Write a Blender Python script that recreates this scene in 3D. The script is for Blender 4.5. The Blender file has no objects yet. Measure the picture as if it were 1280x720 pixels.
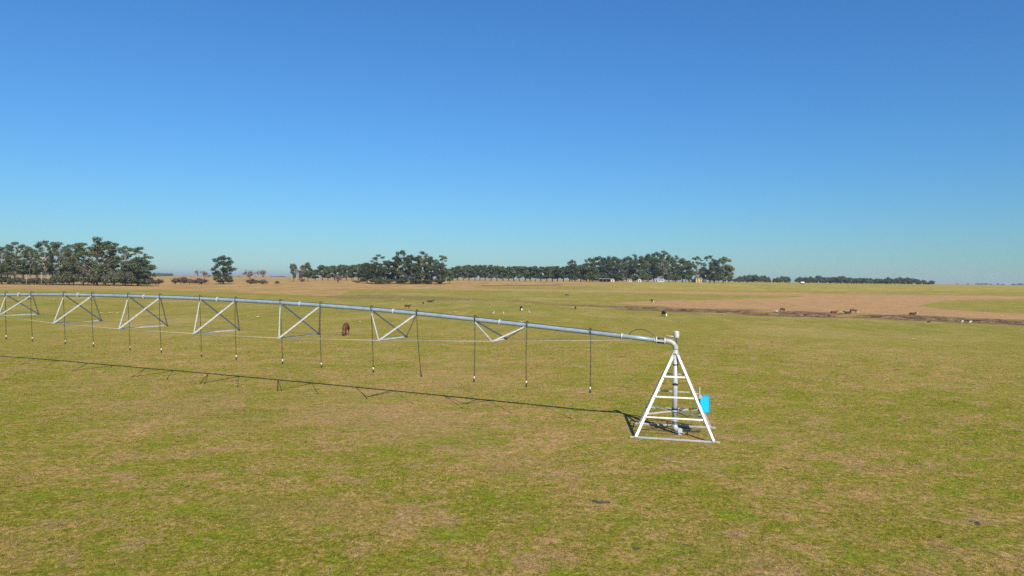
import bpy, math, random
import numpy as np
from mathutils import Vector, Matrix

random.seed(7)
RAD = math.radians
scene = bpy.context.scene
COL = scene.collection

# ------------------------------------------------------------------ camera
F = 870.0                      # focal length in pixels of the 1280 px wide photograph
EYE = 6.6
PITCH, ROLL = RAD(0.77), RAD(0.70)
CAMROT = Matrix.Rotation(math.pi / 2 - PITCH, 3, 'X') @ Matrix.Rotation(ROLL, 3, 'Z')

cam_d = bpy.data.cameras.new('camera')
cam_d.sensor_width = 36.0
cam_d.lens = F / 1280 * 36.0
cam_d.clip_start = 0.1
cam_d.clip_end = 60000
cam = bpy.data.objects.new('camera', cam_d)
COL.objects.link(cam)
cam.matrix_world = Matrix.Translation((0, 0, EYE)) @ CAMROT.to_4x4()
scene.camera = cam


def ray(px, py):
    return CAMROT @ Vector(((px - 640) / F, -(py - 360) / F, -1))


def yh(px):
    """image row of the true horizon at a column"""
    lo, hi = 300.0, 420.0
    for _ in range(40):
        m = (lo + hi) / 2
        if ray(px, m).z > 0:
            lo = m
        else:
            hi = m
    return lo


# ------------------------------------------------------------------ value noise
def _hash(ix, iy, seed):
    h = (ix.astype(np.int64) * 374761393 + iy.astype(np.int64) * 668265263 + seed * 982451653) & 0x7fffffff
    h = ((h ^ (h >> 13)) * 1274126177) & 0x7fffffff
    return ((h ^ (h >> 16)) & 0xffff) / 65535.0


def vnoise(x, y, seed=0):
    ix, iy = np.floor(x), np.floor(y)
    fx, fy = x - ix, y - iy
    fx = fx * fx * (3 - 2 * fx)
    fy = fy * fy * (3 - 2 * fy)
    a = _hash(ix, iy, seed); b = _hash(ix + 1, iy, seed)
    c = _hash(ix, iy + 1, seed); d = _hash(ix + 1, iy + 1, seed)
    return (a + (b - a) * fx) * (1 - fy) + (c + (d - c) * fx) * fy


def fbm(x, y, s, seed=0, octs=4):
    t = 0.0; amp = 0.5; w = 0.0
    for k in range(octs):
        t = t + amp * vnoise(x / s, y / s, seed + 17 * k)
        w += amp; amp *= 0.5; s *= 0.5
    return t / w


def sstep(a, b, x):
    t = np.clip((x - a) / (b - a), 0, 1)
    return t * t * (3 - 2 * t)


# ------------------------------------------------------------------ terrain
_px = np.array([-600, 200, 280, 430, 500, 600, 700, 830, 1280, 2200], float)
_am = np.array([0, 0, 1.5, 2.8, 3.1, 4.0, 4.3, 5.0, 5.0, 4.5])
_az = np.arctan((_px - 640) / F)
_az = np.concatenate(([-math.pi], _az, [2.2, math.pi]))
_am = np.concatenate(([0], _am, [1.0, 0]))

DX = np.array([-57.0, 12.6, 44.5, 90.0, 160.0]); DY = np.array([226.0, 178.0, 152.0, 122.0, 78.0])


def ditch_dist(x, y):
    """signed distance (metres) from the middle line of the old ditch"""
    yy = np.interp(x, DX, DY, left=226, right=78)
    return (y - yy) * 0.80


def height(x, y):
    x = np.asarray(x, float); y = np.asarray(y, float)
    r = np.hypot(x, y)
    az = np.arctan2(x, y)
    h = np.interp(az, _az, _am) * sstep(250, 700, r)
    und = (fbm(x, y, 9.0, 3) - 0.5) * 0.10 * sstep(20, 45, np.hypot(x - 7, y - 30)) * (1 - sstep(400, 900, r))
    dd = ditch_dist(x, y) + (fbm(x, y, 16, 9) - 0.5) * 8
    on = (x > -60) & (x < 165)
    trench = np.exp(-(dd / 3.2) ** 2) * on * (0.25 + 0.75 * sstep(0, 45, x))
    h = h + und - 0.45 * trench + 0.22 * np.exp(-((dd - 6) / 2.5) ** 2) * on * sstep(-10, 45, x)
    return h


def H(x, y):
    return float(height(np.array([x]), np.array([y]))[0])


def at_ground(px, py):
    """where the ground is that the photograph shows at this pixel"""
    d = ray(px, py)
    d = d / d.y
    lo, hi = 2.0, None
    y = 5.0
    while y < 9000:
        if EYE + d.z * y < H(d.x * y, y):
            hi = y; break
        lo = y; y *= 1.01
    if hi is None:
        hi = 9000
    for _ in range(30):
        m = (lo + hi) / 2
        if EYE + d.z * m < H(d.x * m, m):
            hi = m
        else:
            lo = m
    return Vector((d.x * hi, hi, H(d.x * hi, hi)))


def at_dist(px, d):
    """ground point d metres ahead in the direction of an image column"""
    v = ray(px, yh(px))
    x = v.x / v.y * d
    return Vector((x, d, H(x, d)))


def top_z(px, py, d):
    v = ray(px, py)
    return EYE + v.z / v.y * d


# ------------------------------------------------------------------ materials
def new_mat(name):
    m = bpy.data.materials.new(name)
    m.use_nodes = True
    nt = m.node_tree
    return m, nt, nt.nodes['Principled BSDF']


def N(nt, t, **kw):
    n = nt.nodes.new(t)
    for k, v in kw.items():
        setattr(n, k, v)
    return n


def rgb(nt, c):
    n = nt.nodes.new('ShaderNodeRGB'); n.outputs[0].default_value = (*c, 1); return n.outputs[0]


def mix(nt, fac, a, b, mode='MIX'):
    n = nt.nodes.new('ShaderNodeMix'); n.data_type = 'RGBA'; n.blend_type = mode
    L = nt.links
    for sock, v in ((n.inputs[0], fac), (n.inputs[6], a), (n.inputs[7], b)):
        if isinstance(v, (int, float)):
            sock.default_value = v
        elif isinstance(v, tuple):
            sock.default_value = (*v, 1)
        else:
            L.new(v, sock)
    return n.outputs[2]


def maprange(nt, v, a, b, c=0.0, d=1.0, smooth=True):
    n = nt.nodes.new('ShaderNodeMapRange')
    if smooth: n.interpolation_type = 'SMOOTHSTEP'
    nt.links.new(v, n.inputs[0])
    for i, q in enumerate((a, b, c, d)): n.inputs[1 + i].default_value = q
    return n.outputs[0]


def math_n(nt, op, a, b=None):
    n = nt.nodes.new('ShaderNodeMath'); n.operation = op
    for i, v in enumerate((a, b)):
        if v is None: continue
        if isinstance(v, (int, float)): n.inputs[i].default_value = v
        else: nt.links.new(v, n.inputs[i])
    return n.outputs[0]


def noise(nt, vec, scale, detail=4, rough=0.55, dist=0.0):
    n = nt.nodes.new('ShaderNodeTexNoise')
    n.inputs['Scale'].default_value = scale
    n.inputs['Detail'].default_value = detail
    n.inputs['Roughness'].default_value = rough
    n.inputs['Distortion'].default_value = dist
    if vec is not None: nt.links.new(vec, n.inputs['Vector'])
    return n.outputs['Fac']


def simple_mat(name, col, rough=0.6, metal=0.0, var=0.12, scale=3.0, dirt=None, bump=0.0):
    m, nt, bs = new_mat(name)
    tc = N(nt, 'ShaderNodeTexCoord')
    f = noise(nt, tc.outputs['Object'], scale, 5, 0.6)
    f = maprange(nt, f, 0.3, 0.7)
    lo = tuple(c * (1 - var) for c in col); hi = tuple(min(1, c * (1 + var)) for c in col)
    c = mix(nt, f, lo, hi)
    if dirt:
        g = noise(nt, tc.outputs['Object'], scale * 0.37, 6, 0.7)
        c = mix(nt, maprange(nt, g, 0.52, 0.72), c, dirt)
    nt.links.new(c, bs.inputs['Base Color'])
    bs.inputs['Roughness'].default_value = rough
    bs.inputs['Metallic'].default_value = metal
    if bump:
        b = N(nt, 'ShaderNodeBump'); b.inputs['Strength'].default_value = bump; b.inputs['Distance'].default_value = 0.02
        nt.links.new(f, b.inputs['Height']); nt.links.new(b.outputs[0], bs.inputs['Normal'])
    return m


def pasture_colour(nt, vec):
    """colour of the short grazed sward: green, olive and straw mixed at several sizes"""
    sep = N(nt, 'ShaderNodeSeparateXYZ'); nt.links.new(vec, sep.inputs[0])
    big = noise(nt, vec, 0.045, 4, 0.55, 0.3)
    mid = noise(nt, vec, 0.28, 5, 0.62, 0.4)
    sml = noise(nt, vec, 1.6, 5, 0.68, 0.2)
    mp = N(nt, 'ShaderNodeMapping'); mp.inputs['Scale'].default_value = (6.5, 5.0, 5.0)
    mp.inputs['Rotation'].default_value = (0, 0, 0.25)
    nt.links.new(vec, mp.inputs[0])
    fine = noise(nt, mp.outputs[0], 1.0, 5, 0.78, 0.8)
    fine2 = noise(nt, mp.outputs[0], 2.1, 4, 0.8, 0.4)
    vfine = noise(nt, vec, 30.0, 3, 0.75)
    s = math_n(nt, 'MULTIPLY', big, 0.55)
    s = math_n(nt, 'ADD', s, math_n(nt, 'MULTIPLY', mid, 0.80))
    s = math_n(nt, 'ADD', s, math_n(nt, 'MULTIPLY', sml, 0.85))
    s = math_n(nt, 'ADD', s, math_n(nt, 'MULTIPLY', fine, 0.85))      # mean about 1.52
    cr = N(nt, 'ShaderNodeValToRGB')
    e = cr.color_ramp
    e.elements[0].position = 0.0; e.elements[0].color = (0.165, 0.190, 0.006, 1)
    e.elements[1].position = 1.0; e.elements[1].color = (0.475, 0.285, 0.130, 1)
    for p, c in ((0.25, (0.210, 0.204, 0.012)), (0.45, (0.262, 0.216, 0.026)), (0.62, (0.325, 0.234, 0.056)),
                 (0.80, (0.400, 0.252, 0.085))):
        q = e.elements.new(p); q.color = (*c, 1)
    nt.links.new(maprange(nt, s, 1.26, 1.80, smooth=False), cr.inputs[0])
    col = cr.outputs[0]
    # bright green tufts gathered in patches, and worn reddish spots
    gr = noise(nt, vec, 0.75, 6, 0.72, 0.6)
    col = mix(nt, maprange(nt, gr, 0.53, 0.61, 0, 0.75), col, (0.175, 0.232, 0.008))
    br = noise(nt, vec, 0.50, 6, 0.74, 0.8)
    col = mix(nt, maprange(nt, br, 0.54, 0.62, 0, 0.75), col, (0.400, 0.245, 0.115))
    # fine noise paints lit tussock tops and shaded gaps into the colour
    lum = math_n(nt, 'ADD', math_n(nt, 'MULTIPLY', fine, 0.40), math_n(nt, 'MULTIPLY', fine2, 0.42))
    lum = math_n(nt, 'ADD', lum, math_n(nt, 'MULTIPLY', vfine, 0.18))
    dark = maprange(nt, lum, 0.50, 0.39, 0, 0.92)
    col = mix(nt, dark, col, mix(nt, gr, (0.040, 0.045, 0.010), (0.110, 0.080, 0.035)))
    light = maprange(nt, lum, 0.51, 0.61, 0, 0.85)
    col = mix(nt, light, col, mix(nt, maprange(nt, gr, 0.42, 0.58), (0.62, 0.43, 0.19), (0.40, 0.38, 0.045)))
    return col


def ground_material():
    m, nt, bs = new_mat('field_ground')
    tc = N(nt, 'ShaderNodeTexCoord'); vec = tc.outputs['Object']
    a = N(nt, 'ShaderNodeAttribute', attribute_name='cover')
    b = N(nt, 'ShaderNodeAttribute', attribute_name='cover_two')
    sa = N(nt, 'ShaderNodeSeparateColor'); nt.links.new(a.outputs['Color'], sa.inputs[0])
    sb = N(nt, 'ShaderNodeSeparateColor'); nt.links.new(b.outputs['Color'], sb.inputs[0])
    dry, pink, soil = sa.outputs
    olive, far, tan = sb.outputs
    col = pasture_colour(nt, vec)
    n1 = noise(nt, vec, 0.035, 5, 0.6, 0.6)
    n2 = noise(nt, vec, 0.16, 6, 0.7, 0.5)
    n3 = noise(nt, vec, 1.1, 4, 0.7)
    mpf = N(nt, 'ShaderNodeMapping'); mpf.inputs['Scale'].default_value = (0.32, 0.9, 0.5)
    nt.links.new(vec, mpf.inputs[0])
    n4 = noise(nt, mpf.outputs[0], 1.0, 6, 0.78, 0.5)
    n5 = noise(nt, vec, 0.42, 6, 0.75, 0.6)
    n6 = noise(nt, vec, 5.5, 5, 0.75, 0.4)
    mpg = N(nt, 'ShaderNodeMapping'); mpg.inputs['Scale'].default_value = (0.22, 0.085, 0.1)
    mpg.inputs['Rotation'].default_value = (0, 0, 0.35)
    nt.links.new(vec, mpg.inputs[0])
    n7 = noise(nt, mpg.outputs[0], 1.0, 7, 0.72, 0.7)
    mph = N(nt, 'ShaderNodeMapping'); mph.inputs['Scale'].default_value = (0.075, 0.024, 0.1)
    nt.links.new(vec, mph.inputs[0])
    n8 = noise(nt, mph.outputs[0], 1.0, 8, 0.75, 0.9)
    # distant pasture: olive with streaks
    fcol = mix(nt, maprange(nt, n2, 0.35, 0.65), (0.210, 0.188, 0.026), (0.262, 0.212, 0.036))
    fcol = mix(nt, maprange(nt, n1, 0.5, 0.68, 0, 0.7), fcol, (0.36, 0.26, 0.10))
    fcol = mix(nt, maprange(nt, n1, 0.45, 0.3, 0, 0.6), fcol, (0.195, 0.205, 0.040))
    fcol = mix(nt, maprange(nt, n4, 0.52, 0.66, 0, 0.45), fcol, (0.38, 0.31, 0.12))
    fcol = mix(nt, maprange(nt, n4, 0.46, 0.34, 0, 0.55), fcol, (0.13, 0.13, 0.025))
    fcol = mix(nt, maprange(nt, n5, 0.54, 0.66, 0, 0.5), fcol, (0.38, 0.30, 0.11))
    fcol = mix(nt, maprange(nt, n5, 0.47, 0.36, 0, 0.6), fcol, (0.17, 0.175, 0.022))
    fcol = mix(nt, maprange(nt, n7, 0.54, 0.66, 0, 0.50), fcol, (0.38, 0.29, 0.085))
    fcol = mix(nt, maprange(nt, n7, 0.48, 0.36, 0, 0.60), fcol, (0.155, 0.165, 0.020))
    fcol = mix(nt, maprange(nt, n8, 0.52, 0.64, 0, 0.45), fcol, (0.38, 0.27, 0.10))
    fcol = mix(nt, maprange(nt, n8, 0.47, 0.36, 0, 0.45), fcol, (0.19, 0.20, 0.025))
    col = mix(nt, far, col, fcol)
    col = mix(nt, math_n(nt, 'MULTIPLY', tan, 0.62), col, mix(nt, maprange(nt, n6, 0.35, 0.68), (0.24, 0.145, 0.060), (0.56, 0.35, 0.17)))
    ocol = mix(nt, maprange(nt, n2, 0.35, 0.65), (0.26, 0.225, 0.045), (0.36, 0.27, 0.065))
    ocol = mix(nt, maprange(nt, n5, 0.52, 0.66, 0, 0.5), ocol, (0.17, 0.16, 0.03))
    ocol = mix(nt, maprange(nt, n8, 0.50, 0.62, 0, 0.6), ocol, (0.20, 0.19, 0.035))
    ocol = mix(nt, maprange(nt, n8, 0.47, 0.38, 0, 0.5), ocol, (0.46, 0.34, 0.10))
    col = mix(nt, olive, col, ocol)
    dcol = mix(nt, maprange(nt, n1, 0.35, 0.65), (0.40, 0.235, 0.078), (0.33, 0.230, 0.082))
    dcol = mix(nt, maprange(nt, n2, 0.5, 0.7, 0, 0.5), dcol, (0.27, 0.17, 0.065))
    dcol = mix(nt, maprange(nt, n5, 0.50, 0.62, 0, 0.55), dcol, (0.20, 0.135, 0.055))
    dcol = mix(nt, maprange(nt, n4, 0.46, 0.36, 0, 0.5), dcol, (0.50, 0.34, 0.15))
    dcol = mix(nt, maprange(nt, n8, 0.50, 0.60, 0, 0.6), dcol, (0.23, 0.15, 0.06))
    dcol = mix(nt, maprange(nt, n8, 0.46, 0.38, 0, 0.5), dcol, (0.50, 0.36, 0.17))
    col = mix(nt, dry, col, dcol)
    pcol = mix(nt, maprange(nt, n2, 0.35, 0.65), (0.44, 0.250, 0.112), (0.34, 0.213, 0.092))
    pcol = mix(nt, maprange(nt, n4, 0.50, 0.62, 0, 0.5), pcol, (0.25, 0.15, 0.07))
    pcol = mix(nt, maprange(nt, n4, 0.44, 0.34, 0, 0.5), pcol, (0.55, 0.36, 0.18))
    pcol = mix(nt, maprange(nt, n7, 0.52, 0.62, 0, 0.5), pcol, (0.27, 0.175, 0.075))
    pcol = mix(nt, maprange(nt, n8, 0.46, 0.37, 0, 0.5), pcol, (0.40, 0.30, 0.11))
    pcol = mix(nt, maprange(nt, n5, 0.54, 0.66, 0, 0.4), pcol, (0.22, 0.14, 0.06))
    col = mix(nt, pink, col, pcol)
    scol = mix(nt, maprange(nt, n5, 0.38, 0.66), (0.055, 0.035, 0.020), (0.26, 0.175, 0.095))
    col = mix(nt, soil, col, scol)
    nt.links.new(col, bs.inputs['Base Color'])
    bs.inputs['Roughness'].default_value = 0.95
    bs.inputs['Specular IOR Level'].default_value = 0.08
    bn = noise(nt, vec, 3.4, 7, 0.8, 0.8)
    bn2 = noise(nt, vec, 0.8, 4, 0.6)
    hsum = math_n(nt, 'ADD', math_n(nt, 'MULTIPLY', bn, 0.6), bn2)
    bp = N(nt, 'ShaderNodeBump'); bp.inputs['Strength'].default_value = 1.0; bp.inputs['Distance'].default_value = 0.20
    nt.links.new(hsum, bp.inputs['Height']); nt.links.new(bp.outputs[0], bs.inputs['Normal'])
    return m


def grass_material():
    m, nt, bs = new_mat('grass_blades')
    geo = N(nt, 'ShaderNodeTexCoord')
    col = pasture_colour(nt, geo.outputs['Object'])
    a = N(nt, 'ShaderNodeAttribute', attribute_name='tone')
    sa = N(nt, 'ShaderNodeSeparateColor'); nt.links.new(a.outputs['Color'], sa.inputs[0])
    col = mix(nt, math_n(nt, 'MULTIPLY', sa.outputs[0], 0.7), col, (0.50, 0.35, 0.15))
    col = mix(nt, math_n(nt, 'MULTIPLY', sa.outputs[1], 0.7), col, (0.20, 0.29, 0.012))
    col = mix(nt, math_n(nt, 'MULTIPLY', sa.outputs[2], 0.7), col, (0.055, 0.050, 0.018))
    nt.links.new(col, bs.inputs['Base Color'])
    bs.inputs['Roughness'].default_value = 0.7
    bs.inputs['Specular IOR Level'].default_value = 0.15
    tr = N(nt, 'ShaderNodeBsdfTranslucent'); nt.links.new(col, tr.inputs[0])
    ms = N(nt, 'ShaderNodeMixShader'); ms.inputs[0].default_value = 0.3
    out = nt.nodes['Material Output']
    nt.links.new(bs.outputs[0], ms.inputs[1]); nt.links.new(tr.outputs[0], ms.inputs[2]); nt.links.new(ms.outputs[0], out.inputs[0])
    return m


def leaf_material(name, c0, c1, rough=0.55):
    m, nt, bs = new_mat(name)
    tc = N(nt, 'ShaderNodeTexCoord')
    oi = N(nt, 'ShaderNodeObjectInfo')
    f = noise(nt, tc.outputs['Object'], 9.0, 3, 0.6)
    c = mix(nt, maprange(nt, f, 0.35, 0.65), c0, c1)
    k = maprange(nt, oi.outputs['Random'], 0, 1, 0.8, 1.2, smooth=False)
    vm = N(nt, 'ShaderNodeVectorMath', operation='SCALE')
    nt.links.new(c, vm.inputs[0]); nt.links.new(k, vm.inputs['Scale'])
    nt.links.new(vm.outputs[0], bs.inputs['Base Color'])
    bs.inputs['Roughness'].default_value = rough
    bs.inputs['Specular IOR Level'].default_value = 0.3
    tr = N(nt, 'ShaderNodeBsdfTranslucent'); nt.links.new(vm.outputs[0], tr.inputs[0])
    ms = N(nt, 'ShaderNodeMixShader'); ms.inputs[0].default_value = 0.2
    out = nt.nodes['Material Output']
    nt.links.new(bs.outputs[0], ms.inputs[1]); nt.links.new(tr.outputs[0], ms.inputs[2]); nt.links.new(ms.outputs[0], out.inputs[0])
    return m


M = {}
M['ground'] = ground_material()
M['grass'] = grass_material()
M['galv'] = simple_mat('galvanised_steel', (0.46, 0.48, 0.48), 0.45, 0.15, 0.14, 6.0, (0.34, 0.35, 0.34), 0.1)
M['pipe_steel'] = simple_mat('sky_tinted_zinc_pipe', (0.25, 0.315, 0.355), 0.42, 0.15, 0.12, 3.0, (0.20, 0.235, 0.25), 0.05)  # blue tint paints the sky's reflection into the zinc
M['riser_steel'] = simple_mat('grey_zinc_riser', (0.40, 0.435, 0.455), 0.45, 0.1, 0.12, 4.0, (0.30, 0.31, 0.30), 0.05)
M['galv_dull'] = simple_mat('weathered_shaded_steel', (0.36, 0.36, 0.34), 0.6, 0.1, 0.16, 8.0, (0.30, 0.25, 0.20), 0.1)  # dull zinc; on the rear legs and rungs it stands in for shade
M['galv_lit'] = simple_mat('sunlit_zinc_angle', (0.78, 0.76, 0.69), 0.5, 0.0, 0.10, 4.0, (0.52, 0.47, 0.40), 0.1)  # same zinc, paler: sunlight painted into the tower's front face
M['rubber'] = simple_mat('black_hose', (0.022, 0.021, 0.02), 0.5, 0, 0.3, 20)
M['plastic_white'] = simple_mat('white_plastic', (0.68, 0.66, 0.60), 0.4, 0, 0.05, 20)
M['blue'] = simple_mat('blue_enamel', (0.01, 0.47, 0.86), 0.35, 0, 0.04, 6)
M['blue_shaded'] = simple_mat('shaded_blue_enamel', (0.01, 0.33, 0.66), 0.4, 0, 0.05, 6)  # deeper blue paints shade into the box's sides and top rim
M['dark_metal'] = simple_mat('dark_band', (0.07, 0.075, 0.08), 0.5, 0.4, 0.2, 10)
M['tyre'] = simple_mat('tyre_rubber', (0.03, 0.03, 0.03), 0.8, 0, 0.2, 5)
M['bark'] = simple_mat('pale_bark', (0.26, 0.22, 0.17), 0.9, 0, 0.3, 6, (0.12, 0.09, 0.07))
M['bark_dark'] = simple_mat('dark_bark', (0.10, 0.08, 0.06), 0.9, 0, 0.3, 6)
M['twig'] = simple_mat('leafless_twigs', (0.24, 0.19, 0.16), 0.9, 0, 0.25, 6)
M['twig_red'] = simple_mat('reddish_twigs', (0.21, 0.13, 0.10), 0.9, 0, 0.25, 6)
M['leaf'] = leaf_material('gum_leaves', (0.058, 0.078, 0.030), (0.110, 0.132, 0.050))
M['leaf_dark'] = leaf_material('dark_leaves', (0.040, 0.060, 0.026), (0.078, 0.104, 0.042))
M['leaf_light'] = leaf_material('light_leaves', (0.085, 0.120, 0.040), (0.150, 0.180, 0.062))
M['leaf_row'] = leaf_material('row_leaves', (0.062, 0.085, 0.032), (0.110, 0.138, 0.052))
M['leaf_brown'] = leaf_material('withered_leaves', (0.115, 0.090, 0.058), (0.190, 0.150, 0.090))
M['leaf_under'] = leaf_material('scrub_leaves', (0.060, 0.070, 0.038), (0.115, 0.115, 0.062))
M['cow_red'] = simple_mat('red_brown_hide', (0.115, 0.034, 0.016), 0.75, 0, 0.35, 3, (0.05, 0.018, 0.012))
M['cow_dark'] = simple_mat('dark_brown_hide', (0.034, 0.016, 0.012), 0.7, 0, 0.3, 3)
M['cow_black'] = simple_mat('black_hide', (0.018, 0.015, 0.014), 0.6, 0, 0.3, 3)
M['white_hair'] = simple_mat('white_hair', (0.72, 0.68, 0.60), 0.8, 0, 0.08, 4)
M['wool'] = simple_mat('cream_wool', (0.46, 0.41, 0.31), 0.95, 0, 0.12, 8, None, 0.5)
M['straw'] = simple_mat('straw_tussock', (0.62, 0.54, 0.34), 0.95, 0, 0.18, 9)
M['dung'] = simple_mat('dried_dung', (0.055, 0.045, 0.036), 0.95, 0, 0.35, 14, None, 0.6)
M['clod'] = simple_mat('bare_clod', (0.26, 0.15, 0.09), 0.95, 0, 0.3, 9, None, 0.6)
M['wall_cream'] = simple_mat('cream_plaster', (0.42, 0.32, 0.17), 0.9, 0, 0.08, 1)
M['wall_pink'] = simple_mat('pink_plaster', (0.50, 0.33, 0.30), 0.9, 0, 0.08, 1)
M['wall_white'] = simple_mat('white_plaster', (0.52, 0.53, 0.52), 0.9, 0, 0.05, 1)
M['wall_grey'] = simple_mat('pale_sheet_wall', (0.34, 0.39, 0.43), 0.7, 0.1, 0.08, 1)
M['roof_dark'] = simple_mat('dark_roof', (0.09, 0.075, 0.07), 0.8, 0, 0.2, 1)
M['roof_pale'] = simple_mat('pale_sheet_roof', (0.42, 0.43, 0.44), 0.5, 0.2, 0.1, 1)
M['opening'] = simple_mat('dark_window_glass', (0.03, 0.035, 0.04), 0.15, 0, 0.1, 1)
M['wood'] = simple_mat('grey_timber', (0.30, 0.26, 0.21), 0.9, 0, 0.2, 3)
M['wood_dark'] = simple_mat('dark_timber', (0.08, 0.06, 0.05), 0.9, 0, 0.2, 3)


# ------------------------------------------------------------------ mesh builder
class MB:
    def __init__(self, origin=(0, 0, 0)):
        self.v = []; self.f = []; self.o = Vector(origin); self.smooth = []

    def add(self, verts, faces, smooth=False):
        k = len(self.v)
        self.v += [tuple(Vector(p) - self.o) for p in verts]
        self.f += [tuple(i + k for i in q) for q in faces]
        self.smooth += [smooth] * len(faces)
        return self

    def bar(self, p0, p1, w, h=None, up=(0, 0, 1), ext=0.0):
        """rectangular bar with slightly chamfered edges between two points"""
        h = h or w
        p0, p1 = Vector(p0), Vector(p1)
        d = (p1 - p0).normalized(); p0 = p0 - d * ext; p1 = p1 + d * ext
        up = Vector(up)
        if abs(d.dot(up)) > 0.97: up = Vector((0, 1, 0))
        s = d.cross(up).normalized(); u = s.cross(d).normalized()
        c = min(w, h) * 0.12
        ring = [(-w / 2 + c, -h / 2), (w / 2 - c, -h / 2), (w / 2, -h / 2 + c), (w / 2, h / 2 - c),
                (w / 2 - c, h / 2), (-w / 2 + c, h / 2), (-w / 2, h / 2 - c), (-w / 2, -h / 2 + c)]
        vs = [p + s * a + u * b for p in (p0, p1) for a, b in ring]
        fs = [(i, (i + 1) % 8, (i + 1) % 8 + 8, i + 8) for i in range(8)]
        fs += [tuple(range(7, -1, -1)), tuple(range(8, 16))]
        return self.add(vs, fs)

    def angle(self, p0, p1, w, t, up, ext=0.0):
        """L-section steel angle: two thin flanges sharing an edge"""
        p0, p1 = Vector(p0), Vector(p1)
        d = (p1 - p0).normalized(); p0 = p0 - d * ext; p1 = p1 + d * ext
        up = Vector(up)
        s = d.cross(up).normalized(); u = s.cross(d).normalized()
        ring = [(0, 0), (w, 0), (w, t), (t, t), (t, w), (0, w)]
        vs = [p + s * (a - w / 2) + u * (b - w / 3) for p in (p0, p1) for a, b in ring]
        fs = [(i, (i + 1) % 6, (i + 1) % 6 + 6, i + 6) for i in range(6)]
        fs += [(5, 4, 3, 0), (3, 2, 1, 0), (6, 9, 10, 11), (6, 7, 8, 9)]
        return self.add(vs, fs)

    def tube(self, pts, r, n=12, cap=True):
        pts = [Vector(p) for p in pts]
        rs = r if isinstance(r, (list, tuple)) else [r] * len(pts)
        vs = []; prev = None
        for i, p in enumerate(pts):
            d = (pts[min(i + 1, len(pts) - 1)] - pts[max(i - 1, 0)]).normalized()
            if prev is None:
                a = Vector((0, 0, 1)) if abs(d.z) < 0.9 else Vector((0, 1, 0))
                s = d.cross(a).normalized()
            else:
                s = (prev - d * prev.dot(d)).normalized()
            prev = s
            u = d.cross(s)
            vs += [p + (s * math.cos(2 * math.pi * k / n) + u * math.sin(2 * math.pi * k / n)) * rs[i] for k in range(n)]
        fs = []
        for i in range(len(pts) - 1):
            for k in range(n):
                a, b = i * n + k, i * n + (k + 1) % n
                fs.append((a, b, b + n, a + n))
        self.add(vs, fs, n > 5)
        if cap:
            k0 = len(self.v) - len(vs)
            self.f += [tuple(range(k0 + n - 1, k0 - 1, -1)), tuple(range(k0 + (len(pts) - 1) * n, k0 + len(pts) * n))]
            self.smooth += [False, False]
        return self

    def box(self, c, sx, sy, sz, rz=0.0):
        c = Vector(c); R = Matrix.Rotation(rz, 3, 'Z')
        vs = [c + R @ Vector((x * sx / 2, y * sy / 2, z * sz / 2)) for z in (-1, 1) for x, y in ((-1, -1), (1, -1), (1, 1), (-1, 1))]
        return self.add(vs, [(3, 2, 1, 0), (4, 5, 6, 7), (0, 1, 5, 4), (1, 2, 6, 5), (2, 3, 7, 6), (3, 0, 4, 7)])

    def mesh(self, name, mat):
        me = bpy.data.meshes.new(name)
        me.from_pydata(self.v, [], self.f)
        me.polygons.foreach_set('use_smooth', self.smooth)
        me.materials.append(mat)
        me.update()
        return me

    def build(self, name, mat, parent=None):
        o = bpy.data.objects.new(name, self.mesh(name, mat))
        COL.objects.link(o)
        if parent is not None: o.parent = parent
        return o


def link(name, me, parent=None, loc=(0, 0, 0), rz=0.0, sc=None):
    o = bpy.data.objects.new(name, me); COL.objects.link(o)
    if parent is not None: o.parent = parent
    o.location = loc; o.rotation_euler = (0, 0, rz)
    if sc is not None: o.scale = sc
    return o


def tag(o, label=None, cat=None, group=None, kind=None):
    if label: o['label'] = label
    if cat: o['category'] = cat
    if group: o['group'] = group
    if kind: o['kind'] = kind
    return o


def empty(name, loc=(0, 0, 0), rz=0.0):
    o = bpy.data.objects.new(name, None); COL.objects.link(o)
    o.empty_display_size = 0.2
    o.location = loc; o.rotation_euler = (0, 0, rz)
    return o


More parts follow.
